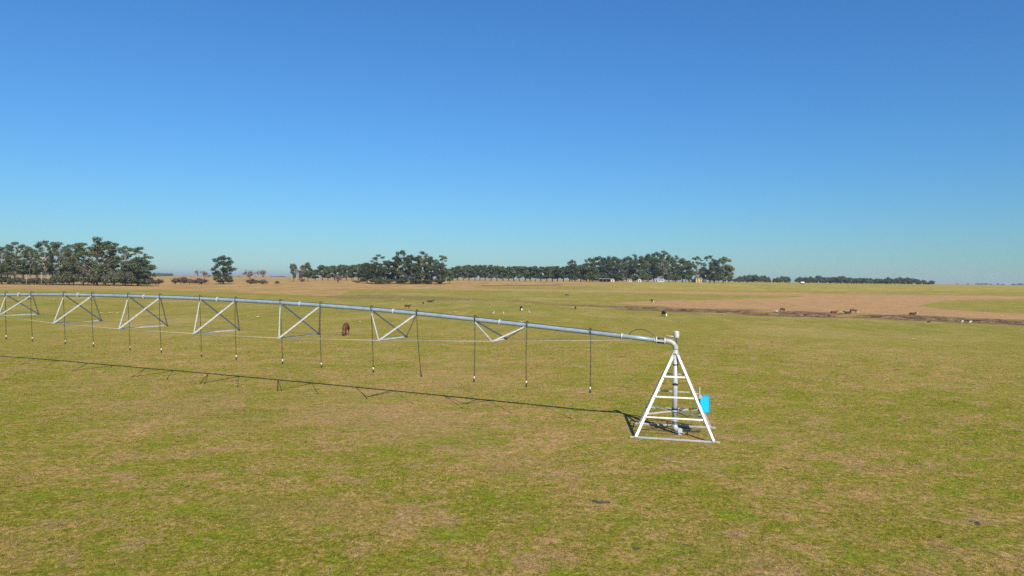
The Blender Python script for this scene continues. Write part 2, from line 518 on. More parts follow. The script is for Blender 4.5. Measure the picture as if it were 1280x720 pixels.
# ------------------------------------------------------------------ ground sheet
def build_ground():
    az_f = np.linspace(-0.80, 0.80, 900)
    az_l = np.linspace(-math.pi, -0.80, 60, endpoint=False)
    az_r = np.linspace(0.80, math.pi, 60)[1:]
    az = np.concatenate((az_l, az_f, az_r[:-1]))
    r = np.concatenate((np.geomspace(1.5, 60, 150, endpoint=False), np.geomspace(60, 300, 260, endpoint=False),
                        np.geomspace(300, 1500, 150, endpoint=False), np.geomspace(1500, 14000, 60)))
    na, nr = len(az), len(r)
    R, A = np.meshgrid(r, az, indexing='ij')
    X = R * np.sin(A); Y = R * np.cos(A)
    Z = height(X, Y)
    co = np.stack((X, Y, Z), -1).reshape(-1, 3)
    co = np.vstack((co, [[0, 0, H(0, 0)]]))
    i = np.arange(nr - 1)[:, None] * na; j = np.arange(na)[None, :]; j2 = (j + 1) % na
    quads = np.stack((i + j, i + na + j, i + na + j2, i + j2), -1).reshape(-1, 4)
    tris = np.stack((np.full(na, nr * na), np.arange(na), (np.arange(na) + 1) % na), -1)
    me = bpy.data.meshes.new('ground')
    me.vertices.add(len(co)); me.vertices.foreach_set('co', co.astype(np.float32).ravel())
    nl = len(quads) * 4 + len(tris) * 3
    me.loops.add(nl)
    me.loops.foreach_set('vertex_index', np.concatenate((quads[:, ::-1].ravel(), tris[:, ::-1].ravel())).astype(np.int32))
    me.polygons.add(len(quads) + len(tris))
    st = np.concatenate((np.arange(len(quads)) * 4, len(quads) * 4 + np.arange(len(tris)) * 3))
    me.polygons.foreach_set('loop_start', st.astype(np.int32))
    me.update(calc_edges=True)
    me.polygons.foreach_set('use_smooth', np.ones(len(me.polygons), bool))
    # ---- cover of the land, laid out on the map from surveyed boundaries
    Xf, Yf, Zf = co[:, 0], co[:, 1], co[:, 2]
    Ri = np.array(CAMROT.inverted())
    P = np.stack((Xf, Yf, Zf - EYE), -1) @ Ri.T
    front = (Yf > 1) & (P[:, 2] < -0.5)
    dz = np.where(front, -P[:, 2], 1)
    sx = np.where(front, 640 + F * P[:, 0] / dz, np.where(Xf > 0, 1500, -300))
    dep = np.hypot(Xf, Yf)
    sy0 = 360 - F * P[:, 1] / dz
    hz = 348.3 + (sx - 640) * 0.0122
    sy0 = np.where(front, sy0, hz + 5.5 * 870 / np.maximum(dep, 5))
    sx = np.clip(sx, -300, 1600)
    nb = (fbm(Xf, Yf, 60.0, 31, 5) - 0.5)
    sy = sy0 + nb * 0.14 * np.clip(sy0 - hz, 0, 60)
    ip = lambda pts: np.interp(sx, [p[0] for p in pts], [p[1] for p in pts])
    dry = sstep(0.5, -0.5, sy - ip([(-300, 360), (180, 362.5), (300, 365.5), (400, 369), (425, 368), (445, 361.5), (600, 360), (700, 358), (770, 355), (840, 350), (1600, 300)]))
    ok = (sx > 595) & (sx < 900)
    dry *= np.where(ok, 1 - 0.8 * sstep(356.8, 357.4, sy) * sstep(361.2, 360.4, sy), 1)
    olive = sstep(700, 800, sx) * sstep(363.5, 361.5, sy - (sx - 800) * 0.004)
    cen = ip([(560, 361.5), (650, 362.5), (760, 364), (880, 366), (1000, 367.5)])
    th = ip([(540, 0), (580, 0.9), (700, 1.1), (880, 1.7), (1000, 2.0)])
    dline = sstep(th + 0.35, th - 0.35, abs(sy - cen)) * (sx > 545) * (sx < 1010)
    ptop = ip([(760, 378.5), (830, 375.5), (880, 375), (1000, 371), (1008, 366.5), (1100, 367.5), (1280, 370), (1600, 376)])
    pbot = ip([(760, 379), (830, 382), (880, 387), (1000, 390), (1100, 394), (1280, 401), (1600, 414)])
    pink = sstep(ptop - 0.7, ptop + 0.7, sy) * sstep(pbot + 0.7, pbot - 0.7, sy) * sstep(755, 790, sx)
    ltop = ip([(1145, 382), (1180, 376), (1220, 374), (1280, 373.5), (1600, 378)])
    lbot = ip([(1145, 382), (1180, 386.5), (1220, 389.5), (1280, 392), (1600, 405)])
    lens = sstep(ltop - 0.6, ltop + 0.6, sy) * sstep(lbot + 0.6, lbot - 0.6, sy) * sstep(1140, 1150, sx)
    pink = pink * (1 - lens)
    pink = np.maximum(pink, dline * 0.9)
    dc = ip([(380, 371.5), (450, 371.5), (560, 373.5), (640, 376), (700, 380.5), (780, 384.5), (880, 389.5), (1000, 392.8), (1100, 396), (1280, 403.5), (1600, 418)])
    dw = ip([(380, 1.0), (450, 2.6), (560, 2.2), (640, 1.0), (700, 1.8), (780, 2.2), (880, 3.6), (1000, 3.8), (1100, 3.3), (1280, 3.4), (1600, 5)])
    di = ip([(380, 0.0), (410, 0.5), (560, 0.45), (640, 0.4), (720, 0.7), (850, 1.0), (1600, 1.0)])
    n2 = fbm(Xf, Yf, 14.0, 77, 5); n3 = fbm(Xf * 0.6, Yf, 5.0, 91, 4)
    soil = sstep(dw * 1.25, dw * 0.55, abs(sy0 + (n2 - 0.5) * 5 - dc)) * di * sstep(0.30, 0.56, n3 * 0.6 + n2 * 0.4 + 0.04)
    soil = np.maximum(soil, 0.8 * sstep(0.7, 0.3, abs(sy - 356.9 + (sx - 600) * 0.008)) * (sx > 602) * (sx < 702))
    band = sstep(dw * 2.2, dw * 1.2, abs(sy0 - dc)) * di
    far = sstep(45, 130, dep)
    # broad straw-coloured worn patches in the near pasture
    tan = np.zeros_like(Xf)
    for px, py, a, b_, s in ((480, 520, 190, 30, 1.0), (260, 505, 170, 26, .8), (610, 575, 170, 24, .7), (560, 470, 130, 16, .7), (880, 685, 80, 18, .8),
                             (560, 455, 160, 12, .5), (850, 545, 62, 13, .9), (420, 470, 120, 10, .5), (1100, 520, 120, 9, .4), (760, 560, 150, 14, .5), (1180, 700, 60, 15, .5), (1010, 545, 90, 10, .7), (930, 680, 60, 10, .6), (490, 500, 60, 10, .6), (380, 640, 110, 20, .5),
                             (690, 660, 90, 18, .6), (60, 700, 120, 15, .4), (160, 480, 120, 14, .5)):
        q = ((sx - px) / a) ** 2 + ((sy0 - py) / b_) ** 2
        tan = np.maximum(tan, s * np.exp(-q * 1.1))
    tan *= front
    tan *= sstep(0.32, 0.62, fbm(Xf, Yf, 3.2, 55, 5) * 0.7 + fbm(Xf, Yf, 0.8, 56, 3) * 0.3)
    tan = np.maximum(tan, band * 0.35)
    for nm, ch in (('cover', (dry, pink, soil)), ('cover_two', (olive, far, tan))):
        at = me.attributes.new(nm, 'FLOAT_COLOR', 'POINT')
        c = np.stack([np.clip(q, 0, 1) * np.ones_like(Xf) for q in ch] + [np.ones_like(Xf)], -1)
        at.data.foreach_set('color', c.astype(np.float32).ravel())
    me.materials.append(M['ground'])
    o = bpy.data.objects.new('ground', me); COL.objects.link(o)
    tag(o, 'grazed pasture with dry fields reaching the horizon', None, None, 'structure')
    return o


def quads_mesh(name, C, U, V, mat, tone=None):
    """many small leaf faces: centres C, half axes U and V"""
    n = len(C)
    co = np.stack((C - U - V, C + U - V, C + U + V, C - U + V), 1).reshape(-1, 3)
    me = bpy.data.meshes.new(name)
    me.vertices.add(4 * n); me.vertices.foreach_set('co', co.astype(np.float32).ravel())
    me.loops.add(4 * n); me.loops.foreach_set('vertex_index', np.arange(4 * n, dtype=np.int32))
    me.polygons.add(n); me.polygons.foreach_set('loop_start', (np.arange(n) * 4).astype(np.int32))
    me.update(calc_edges=True)
    if tone is not None:
        at = me.attributes.new('tone', 'FLOAT_COLOR', 'POINT')
        c = np.repeat(np.concatenate((tone, np.zeros((n, 2))), 1), 4, 0)
        at.data.foreach_set('color', c.astype(np.float32).ravel())
    me.materials.append(mat)
    return me


def build_grass():
    rs = np.random.RandomState(5)
    n = 240000
    # clumps spread over the pasture in front, denser nearer
    r = 10 + 90 * rs.rand(n) ** 1.6
    az = (rs.rand(n) - 0.5) * 1.62
    x = r * np.sin(az); y = r * np.cos(az)
    dens = fbm(x, y, 1.3, 40, 4) * 0.6 + fbm(x, y, 7.0, 41, 3) * 0.4
    keep = rs.rand(n) < sstep(0.30, 0.66, dens) * (1 - sstep(55, 98, r))
    x, y, r = x[keep], y[keep], r[keep]; n = len(x)
    z = height(x, y)
    k = 6
    cs = (0.45 + 1.1 * rs.rand(n) ** 2)                 # size of each tuft
    ct = np.stack((rs.rand(n) ** 2.2, rs.rand(n) ** 2.5, rs.rand(n) ** 3), -1)
    cs = np.repeat(cs, k); ct = np.repeat(ct, k, 0)
    x = np.repeat(x, k) + rs.randn(n * k) * 0.035 * cs; y = np.repeat(y, k) + rs.randn(n * k) * 0.035 * cs
    z = np.repeat(z, k); r = np.repeat(r, k)
    m = n * k
    g = np.clip(fbm(x, y, 2.2, 42, 3) * 1.6 - 0.4, 0, 1)
    h = (0.020 + 0.045 * rs.rand(m) ** 2) * cs * (0.7 + 0.6 * g) * (1 + r / 90)
    a = rs.rand(m) * 2 * math.pi
    lean = 0.6 + 2.2 * rs.rand(m)
    D = np.stack((np.cos(a) * lean, np.sin(a) * lean, np.ones(m)), -1)
    D /= np.linalg.norm(D, axis=1)[:, None]
    W = np.stack((-np.sin(a), np.cos(a), np.zeros(m)), -1) * ((0.0045 + 0.005 * rs.rand(m)) * (1 + r / 30))[:, None]
    base = np.stack((x, y, z - 0.006), -1)
    tip = base + D * h[:, None]
    co = np.stack((base - W, base + W, tip), 1).reshape(-1, 3)
    me = bpy.data.meshes.new('grass')
    me.vertices.add(3 * m); me.vertices.foreach_set('co', co.astype(np.float32).ravel())
    me.loops.add(3 * m); me.loops.foreach_set('vertex_index', np.arange(3 * m, dtype=np.int32))
    me.polygons.add(m); me.polygons.foreach_set('loop_start', (np.arange(m) * 3).astype(np.int32))
    me.update(calc_edges=True)
    at = me.attributes.new('tone', 'FLOAT_COLOR', 'POINT')
    t = np.zeros((m, 4)); t[:, 0] = ct[:, 0]; t[:, 1] = ct[:, 1] * (0.3 + g); t[:, 2] = ct[:, 2]
    at.data.foreach_set('color', np.repeat(t, 3, 0).astype(np.float32).ravel())
    me.materials.append(M['grass'])
    o = bpy.data.objects.new('grass', me); COL.objects.link(o)
    tag(o, 'short grazed grass and straw covering the near pasture', 'grass', None, 'stuff')


build_ground()
build_grass()


# ------------------------------------------------------------------ the irrigation machine
def pt(px, py, z):
    """point at height z that lies on the sight line of a pixel"""
    d = ray(px, py); t = (z - EYE) / d.z
    return Vector((0, 0, EYE)) + d * t


FL, FR = pt(795, 547, 0.03), pt(893, 553, 0.03)
BL, BR = pt(797.5, 529.5, 0.03), pt(889, 535, 0.03)
CT = (FL + FR + BL + BR) / 4; CT.z = 0
U = ((FR - FL) + (BR - BL)).normalized(); U.z = 0; U.normalize()       # along the base bars
Vv = Vector((-U.y, U.x, 0))                                            # away from the camera
hw, hd = 1.56, 1.44
rig = empty('irrigation_machine', CT)
tag(rig, 'long galvanised centre pivot irrigation arm with drop hoses on a white ladder-like tower', 'irrigation machine')
O = CT


def tw(u, v, z):
    return CT + U * u + Vv * v + Vector((0, 0, z))


APZ = 3.42
ap = 0.07
legs = {}
for su in (-1, 1):
    for sv in (-1, 1):
        legs[su, sv] = (tw(su * hw, sv * hd, 0.09), tw(su * ap * 1.2, sv * ap, APZ))
for (su, sv), (a, b) in legs.items():
    front = sv < 0
    mb = MB(O)
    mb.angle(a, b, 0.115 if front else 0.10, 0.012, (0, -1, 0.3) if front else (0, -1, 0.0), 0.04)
    lg = mb.build('tower_leg', M['galv_lit'] if front else M['galv_dull'], rig)  # front legs coloured as lit, rear legs as shaded
    ft = MB(O).box(a - Vector((0, 0, 0.02)), 0.22, 0.16, 0.012, math.atan2(U.y, U.x))
    ft.build('foot_plate', M['galv_dull'], lg)


def leg_at(su, sv, z):
    a, b = legs[su, sv]
    t = (z - a.z) / (b.z - a.z)
    return a.lerp(b, t)


for z in (0.86, 1.68, 2.50):
    a, b = leg_at(-1, -1, z), leg_at(1, -1, z)
    MB(O).bar(a - Vv * .02, b - Vv * .02, 0.020, 0.065).build('tower_rung', M['galv_lit'], rig)
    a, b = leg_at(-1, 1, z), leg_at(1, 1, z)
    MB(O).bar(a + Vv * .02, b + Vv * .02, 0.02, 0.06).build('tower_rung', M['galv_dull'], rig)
for su in (-1, 1):
    for z in (0.95, 1.75):
        a, b = leg_at(su, -1, z), leg_at(su, 1, z)
        MB(O).bar(a, b, 0.02, 0.05).build('side_rung', M['galv_dull'], rig)
for sv in (-1, 1):
    a, b = tw(-hw - 0.24, sv * hd, 0.045), tw(hw + 0.24, sv * hd, 0.045)
    MB(O).bar(a, b, 0.12, 0.07).build('base_beam', M['galv_dull'], rig)
for sv in (-1, 1):
    MB(O).box(tw(0, sv * 0.10, APZ - 0.10), 0.24, 0.012, 0.20, math.atan2(U.y, U.x)).build('apex_plate', M['galv'], rig)
# horizontal braces from the four legs to a clamp round the riser
CZ = 0.96
for su in (-1, 1):
    for sv in (-1, 1):
        a = leg_at(su, sv, CZ); b = tw(su * 0.13, sv * 0.12, CZ)
        MB(O).angle(a, b, 0.06, 0.01, (0, 0, 1)).build('mast_brace', M['galv_dull'], rig)

# riser pipe with flanges, bottom elbow
rm = MB(O).tube([tw(0, 0, 0.30), tw(0, 0, 3.62)], 0.108, 24)
riser = rm.build('riser_pipe', M['riser_steel'], rig)
for z, rr, hh, mt in ((0.98, 0.165, 0.06, 'galv'), (1.06, 0.14, 0.09, 'dark_metal'), (2.12, 0.122, 0.06, 'dark_metal'), (2.98, 0.125, 0.05, 'dark_metal'),
                      (3.46, 0.15, 0.05, 'galv_dull'), (0.55, 0.13, 0.04, 'galv')):
    MB(O).tube([tw(0, 0, z - hh / 2), tw(0, 0, z + hh / 2)], rr, 24).build('pipe_flange' if mt != 'dark_metal' else 'pipe_band', M[mt], riser)
e1 = []
dirE = (U * 0.75 - Vv * 0.66).normalized()
for k in range(9):
    a = k / 8 * math.pi / 2 * 0.92
    e1.append(tw(0, 0, 0.38) + dirE * (0.22 * (1 - math.cos(a))) - Vector((0, 0, 0.22 * math.sin(a))))
e1.append(e1[-1] + dirE * 0.10 - Vector((0, 0, 0.012)))
el = MB(O).tube(e1, 0.115, 20).build('inlet_elbow', M['riser_steel'], rig)
MB(O).tube([e1[-1] - dirE * 0.015, e1[-1] + dirE * 0.03], 0.135, 20).build('pipe_flange', M['galv'], el)
MB(O).box(e1[-1] + Vector((0, 0, -0.10)), 0.30, 0.30, 0.08, 0.3).build('footing', M['galv_dull'], rig)

# arm line, solved from the truss positions
HEAD = math.atan2(0.392, -0.920)
AX = Vector((-0.920, 0.392, 0)).normalized()       # outwards along the arm
SD = Vector((0.392, 0.920, 0)).normalized()        # across it, away from the camera
P0 = Vector((-0.567, 32.9, 0))                     # middle of the first truss
BAY = 5.90


def zpipe(n):
    ns = [-1.27, 0, 1, 2, 3, 4, 5, 6, 7, 8.27]
    zs = [4.02, 4.53, 4.87, 5.09, 5.20, 5.24, 5.22, 5.12, 4.93, 4.60]
    from bisect import bisect
    i = max(0, min(len(ns) - 2, bisect(ns, n) - 1))
    # smooth cubic through the table
    def slope(k):
        k0, k1 = max(0, k - 1), min(len(ns) - 1, k + 1)
        return (zs[k1] - zs[k0]) / (ns[k1] - ns[k0])
    h = ns[i + 1] - ns[i]; t = (n - ns[i]) / h
    return ((2 * t ** 3 - 3 * t ** 2 + 1) * zs[i] + (t ** 3 - 2 * t ** 2 + t) * h * slope(i)
            + (-2 * t ** 3 + 3 * t ** 2) * zs[i + 1] + (t ** 3 - t ** 2) * h * slope(i + 1))


def arm(n, side=0.0, dz=0.0):
    return P0 + AX * (BAY * n) + SD * side + Vector((0, 0, zpipe(n) + dz))


PR = 0.100
# top elbow: from the riser, bending over into the arm
ELX = arm(-1.16)
topE = tw(0, 0, 3.62)
v_out = (ELX - topE); v_out.z = 0
RB = 0.36
hdir = v_out.normalized()
e2 = []
for k in range(13):
    a = k / 12 * math.pi / 2
    e2.append(topE + hdir * (RB * (1 - math.cos(a))) + Vector((0, 0, RB * math.sin(a))))
e2.append(e2[-1] + hdir * 0.12)
el2 = MB(O).tube(e2, 0.110, 24).build('top_elbow', M['galv_dull'], rig)
jp = e2[-1]
# flexible coupling between elbow and arm
d2 = (ELX - jp).normalized()
cp = MB(O).tube([jp - d2 * 0.02, jp + d2 * 0.34], 0.128, 20).build('pipe_coupling', M['dark_metal'], rig)
for q in (0.0, 0.36):
    MB(O).tube([jp + d2 * (q - 0.03), jp + d2 * (q + 0.03)], 0.155, 20).build('coupling_collar', M['galv'], cp)
for s in (-1, 1):
    MB(O).bar(jp + Vv * (0.13 * s) - d2 * 0.05, jp + Vv * (0.13 * s) + d2 * 0.45, 0.015, 0.09).build('coupling_plate', M['galv_dull'], cp)

pts = [jp + d2 * 0.30]
n_ = -1.10
while n_ < 8.27:
    pts.append(arm(n_)); n_ += 0.1
pts.append(arm(8.27))
span = MB(O).tube(pts, PR, 20).build('span_pipe', M['pipe_steel'], rig)
for n in range(-1, 8):
    a = arm(n - 0.006); b = arm(n + 0.006)
    MB(O).tube([a, b], PR + 0.040, 20).build('pipe_flange', M['riser_steel'], span)

# trusses: a cross bar hung from two points of the pipe by four struts
TR = [(0.84, 0.80), (1.37, 1.27), (1.72, 1.60), (1.84, 1.66), (1.85, 1.66), (1.72, 1.58), (1.37, 1.30), (0.86, 0.83)]
HB = 1.285 / BAY
near_nodes, far_nodes = [], []
for n, (drop, hwid) in enumerate(TR):
    L = arm(n, -hwid, -drop); Rn = arm(n, hwid, -drop)
    near_nodes.append(L); far_nodes.append(Rn)
    tf = MB(O).angle(L, Rn, 0.050, 0.008, (0, 0, 1), 0.06).build('truss_spreader', M['galv'], rig)
    for node, s in ((L, -1), (Rn, 1)):
        for k in (-1, 1):
            p = arm(n + k * HB, s * 0.07, -0.09)
            MB(O).angle(node, p, 0.038 if (k > 0 and s < 0) else 0.057, 0.008, (s * SD + Vector((0, 0, 0.4))), 0.02).build('truss_strut', M['galv'], tf)
        MB(O).bar(node - AX * 0.08, node + AX * 0.08, 0.02, 0.10).build('gusset', M['galv_dull'], tf)
for k in (-1, 1):
    for n in range(8):
        MB(O).bar(arm(n + k * HB - 0.014, 0, -PR - 0.005), arm(n + k * HB + 0.014, 0, -PR - 0.005), 0.18, 0.025).build('strut_bracket', M['galv_dull'], span)
for nodes, s in ((near_nodes, -1), (far_nodes, 1)):
    chain = [arm(-1.08, s * 0.10, -0.10)] + nodes + [arm(8.15, s * 0.10, -0.12)]
    m_ = MB(O)
    for a, b in zip(chain[:-1], chain[1:]):
        m_.tube([a, b], 0.008, 6)
    m_.build('truss_rod', M['galv'], rig)

# drop hoses on goosenecks
hoses = [(-0.765, 0.02, 1.57)]
for n in range(8):
    hoses.append((n - HB - 0.03 if n else -HB - 0.03, (0.0, 0.30, 0.12, 0.14, 0.20, 0.20, 0.2, 0.2)[n], 1.63 + 0.08 * n))
    hoses.append((n + HB - 0.01, (0.0, 0.18, 0.22, 0.20, 0.26, 0.24, 0.15, 0.2)[n], 1.66 + 0.08 * n))
for i, (n, lean, zb) in enumerate(hoses):
    zb = min(zb, 2.1)
    top = arm(n, 0, PR); zt = top.z
    c = []
    for k in range(9):
        a = k / 8 * math.pi
        c.append(top + Vector((0, 0, 0.05)) - SD * (0.080 * (1 - math.cos(a))) + AX * (0.05 * math.sin(a)) + Vector((0, 0, 0.06 * math.sin(a))))
    side = c[-1]
    start = Vector((side.x, side.y, zt - 0.10))
    end = start - AX * (lean * 0.9) + Vector((0, 0, zb + 0.22 - start.z))
    mid = [start.lerp(end, q) + AX * (0.03 * math.sin(q * math.pi) * (1 if i % 2 else -0.6)) for q in (0, .15, .3, .45, .6, .75, .9, 1)]
    ho = MB(O).tube(mid, 0.0165, 8).build('drop_hose', M['rubber'], rig)
    MB(O).tube([top - Vector((0, 0, 0.01))] + c + [start + Vector((0, 0, -0.03))], 0.018, 8).build('gooseneck', M['rubber'], ho)
    dn = (end - mid[-2]).normalized()
    white = i not in (3,)
    MB(O).tube([end - dn * 0.02, end + dn * 0.08], 0.030, 10).build('regulator', M['plastic_white'] if white else M['rubber'], ho)
    MB(O).tube([end + dn * 0.10, end + dn * 0.13, end + dn * 0.16, end + dn * 0.23, end + dn * 0.25],
               [0.022, 0.038, 0.042, 0.042, 0.024], 10).build('sprinkler_head', M['rubber'], ho)

# strap band holding the cable at second hose points and the cable itself
a0 = arm(-0.95, 0, PR + 0.01)
loop = []
pA, pB = arm(-1.055, -0.02, PR + 0.01), arm(-1.055, -0.02, PR + 0.01) - AX * 1.10
for k in range(15):
    q = k / 14
    p = pA.lerp(pB, q)
    p.z += -0.05 * q + 0.27 * math.sin(math.pi * min(1, q * 1.02)) ** 0.6 if 0 < q < 1 else 0
    loop.append(p)
MB(O).tube(loop, 0.014, 8).build('cable_loop', M['rubber'], rig)
cab = [arm(-1.0 + 0.1 * k, 0.05, PR + 0.012) for k in range(91)]
MB(O).tube(cab, 0.014, 6).build('arm_cable', M['rubber'], rig)

# collector ring drum on its stem
cb = tw(0.0, 0, 0)
st = MB(O).tube([tw(0.02, 0, 3.85), tw(0.02, 0, 4.16)], 0.025, 10).build('collector_stem', M['dark_metal'], rig)
MB(O).tube([tw(0.02, 0, z) for z in (4.12, 4.14, 4.38, 4.41, 4.43)], [0.105, 0.122, 0.122, 0.112, 0.07], 20).build('collector_ring', M['galv'], rig)
MB(O).bar(tw(0.03, -0.126, 4.24), tw(0.11, -0.108, 4.24), 0.004, 0.09).build('maker_plate', M['plastic_white'], rig)
MB(O).tube([tw(0.0, -0.03, 4.17), tw(-0.25, -0.02, 4.20), tw(-0.44, 0, 4.22)], 0.018, 8).build('collector_arm', M['galv'], rig)
MB(O).tube([tw(-0.24, -0.02, 4.19), tw(-0.24, -0.02, 4.00)], 0.012, 8).build('collector_link', M['dark_metal'], rig)

# control panel on two posts at the right hand side of the tower
for dv in (-0.03, 0.12):
    b0 = leg_at(1, -1, 0.62).lerp(leg_at(1, 1, 0.62), 0.5)
    q = CT + U * 1.02 + Vv * (dv + 0.05)
    MB(O).bar(q + Vector((0, 0, 0.55)), q + Vector((0, 0, 2.02)), 0.055, 0.055).build('panel_post', M['galv_dull'], rig)
for z in (0.62, 0.95, 1.75):
    a = CT + U * (hw * (1 - (z - .09) / (APZ - .09))) + Vector((0, 0, z)); b = CT + U * 1.02 + Vv * 0.05 + Vector((0, 0, z))
    MB(O).bar(a - U * .03, b + U * .02, 0.04, 0.04).build('panel_bracket', M['galv_dull'], rig)
bc = pt(880.5, 504, 1.27)
# keep it at the panel side, a short way outside the post
bc = CT + U * 1.24 + Vv * 0.02 + Vector((0, 0, 1.34))
prof = [(-0.20, -0.36), (0.18, -0.36), (0.20, -0.34), (0.20, 0.28), (0.14, 0.37), (-0.06, 0.36), (-0.20, 0.20)]
vs = [bc + U * a + Vv * d + Vector((0, 0, b)) for d in (-0.12, 0.12) for a, b in prof]
k = len(prof)
fs = [tuple(range(k)), tuple(range(2 * k - 1, k - 1, -1))] + [(i, i + k, (i + 1) % k + k, (i + 1) % k) for i in range(k)]
box = MB(O).add(vs, fs).build('control_box', M['blue_shaded'], rig)
prof2 = [(a * 0.86 - 0.012, b * 0.90 - 0.012) for a, b in prof]
vs = [bc + U * a + Vv * d + Vector((0, 0, b)) for d in (-0.135, -0.1215) for a, b in prof2]
MB(O).add(vs, fs).build('box_door', M['blue'], box)
MB(O).bar(bc + U * 0.205 - Vv * 0.125 + Vector((0, 0, -0.30)), bc + U * 0.205 - Vv * 0.125 + Vector((0, 0, 0.26)), 0.015, 0.03).build('hinge', M['blue_shaded'], box)
dc = bc - U * 0.19 + Vector((0, 0, 0.29))
MB(O).tube([dc - Vv * 0.16, dc - Vv * 0.10, dc + Vv * 0.06], [0.07, 0.095, 0.095], 18).build('siren', M['galv_dull'], rig)
MB(O).bar(bc - U * 0.36 + Vv * 0.09 + Vector((0, 0, 0.05)), bc - U * 0.19 + Vv * 0.09 + Vector((0, 0, 0.05)), 0.03, 0.05).build('panel_bracket', M['galv_dull'], rig)
# small terminal box on the left side legs and a ground conduit
tb = leg_at(-1, -1, 1.05).lerp(leg_at(-1, 1, 1.05), 0.45)
MB(O).box(tb - U * 0.03, 0.10, 0.16, 0.30, math.atan2(U.y, U.x)).build('terminal_box', M['galv'], rig)
MB(O).tube([tb - Vector((0, 0, .15)), tb + Vector((-.02, 0, -.5)), tw(-0.9, 0.2, 0.06), tw(-0.1, 0.1, 0.05)], 0.02, 8).build('conduit', M['rubber'], rig)
MB(O).tube([tw(0.1, 0.1, 0.9), tw(0.5, 0.15, 0.72), tw(0.95, 0.06, 0.9)], 0.018, 8).build('conduit', M['rubber'], rig)
for k2, (u_, v_) in ((1, (0.35, 0.35)),):
    MB(O).tube([tw(u_, v_, 0.10), tw(u_ + 0.75, v_ + 0.05, 0.10)], 0.05, 10).build('ground_pipe', M['galv'] if k2 == 0 else M['dark_metal'], rig)

# drive tower under the outer end of the span
DT = arm(8.27); gz = 0.0
for s in (-1, 1):
    base = Vector((DT.x, DT.y, 0)) + SD * (s * 1.9)
    wc = base + Vector((0, 0, 0.62))
    for sa in (-1, 1):
        MB(O).angle(base + AX * (0.15 * sa) + Vector((0, 0, 0.72)), DT + AX * (0.5 * sa) + Vector((0, 0, -0.1)), 0.09, 0.012, SD * s).build('drive_tower_leg', M['galv'], rig)
    wheel = MB(O).tube([wc - AX * 0.14, wc - AX * 0.11, wc + AX * 0.11, wc + AX * 0.14], [0.52, 0.62, 0.62, 0.52], 28).build('drive_wheel', M['tyre'], rig)
    MB(O).tube([wc - AX * 0.16, wc + AX * 0.16], 0.34, 20).build('rim', M['galv'], wheel)
    MB(O).box(wc + Vector((0, 0, 0.1)) - AX * 0.22, 0.2, 0.25, 0.25).build('gearbox', M['dark_metal'], rig)
MB(O).bar(DT - SD * 1.95 + Vector((0, 0, 0.74 - DT.z)) - AX * .2, DT + SD * 1.95 + Vector((0, 0, 0.74 - DT.z)) - AX * .2, 0.12, 0.12).build('drive_tower_beam', M['galv'], rig)


# ------------------------------------------------------------------ trees
def crown_quads(rs, clumps, nleaf, size, up=0.5):
    Cs, Us, Vs = [], [], []
    tot = sum(c[1][0] * c[1][1] * c[1][2] for c in clumps) ** 1
    for c, rad in clumps:
        k = max(12, int(nleaf * (rad[0] * rad[1] * rad[2]) ** 0.67 / sum((q[1][0] * q[1][1] * q[1][2]) ** 0.67 for q in clumps)))
        d = rs.randn(k, 3); d /= np.linalg.norm(d, axis=1)[:, None]
        rr = 0.35 + 0.65 * rs.rand(k) ** 0.45
        rr *= 1 + 0.18 * rs.randn(k)
        p = np.array(c) + d * rr[:, None] * np.array(rad)
        nrm = rs.randn(k, 3) * 0.7 + d * 0.7; nrm[:, 2] += up
        nrm /= np.linalg.norm(nrm, axis=1)[:, None]
        t = rs.randn(k, 3); u = np.cross(nrm, t); u /= np.linalg.norm(u, axis=1)[:, None]
        v = np.cross(nrm, u)
        s = size * (0.6 + 0.8 * rs.rand(k))
        Cs.append(p); Us.append(u * s[:, None]); Vs.append(v * (s * 0.7)[:, None])
    return np.vstack(Cs), np.vstack(Us), np.vstack(Vs)


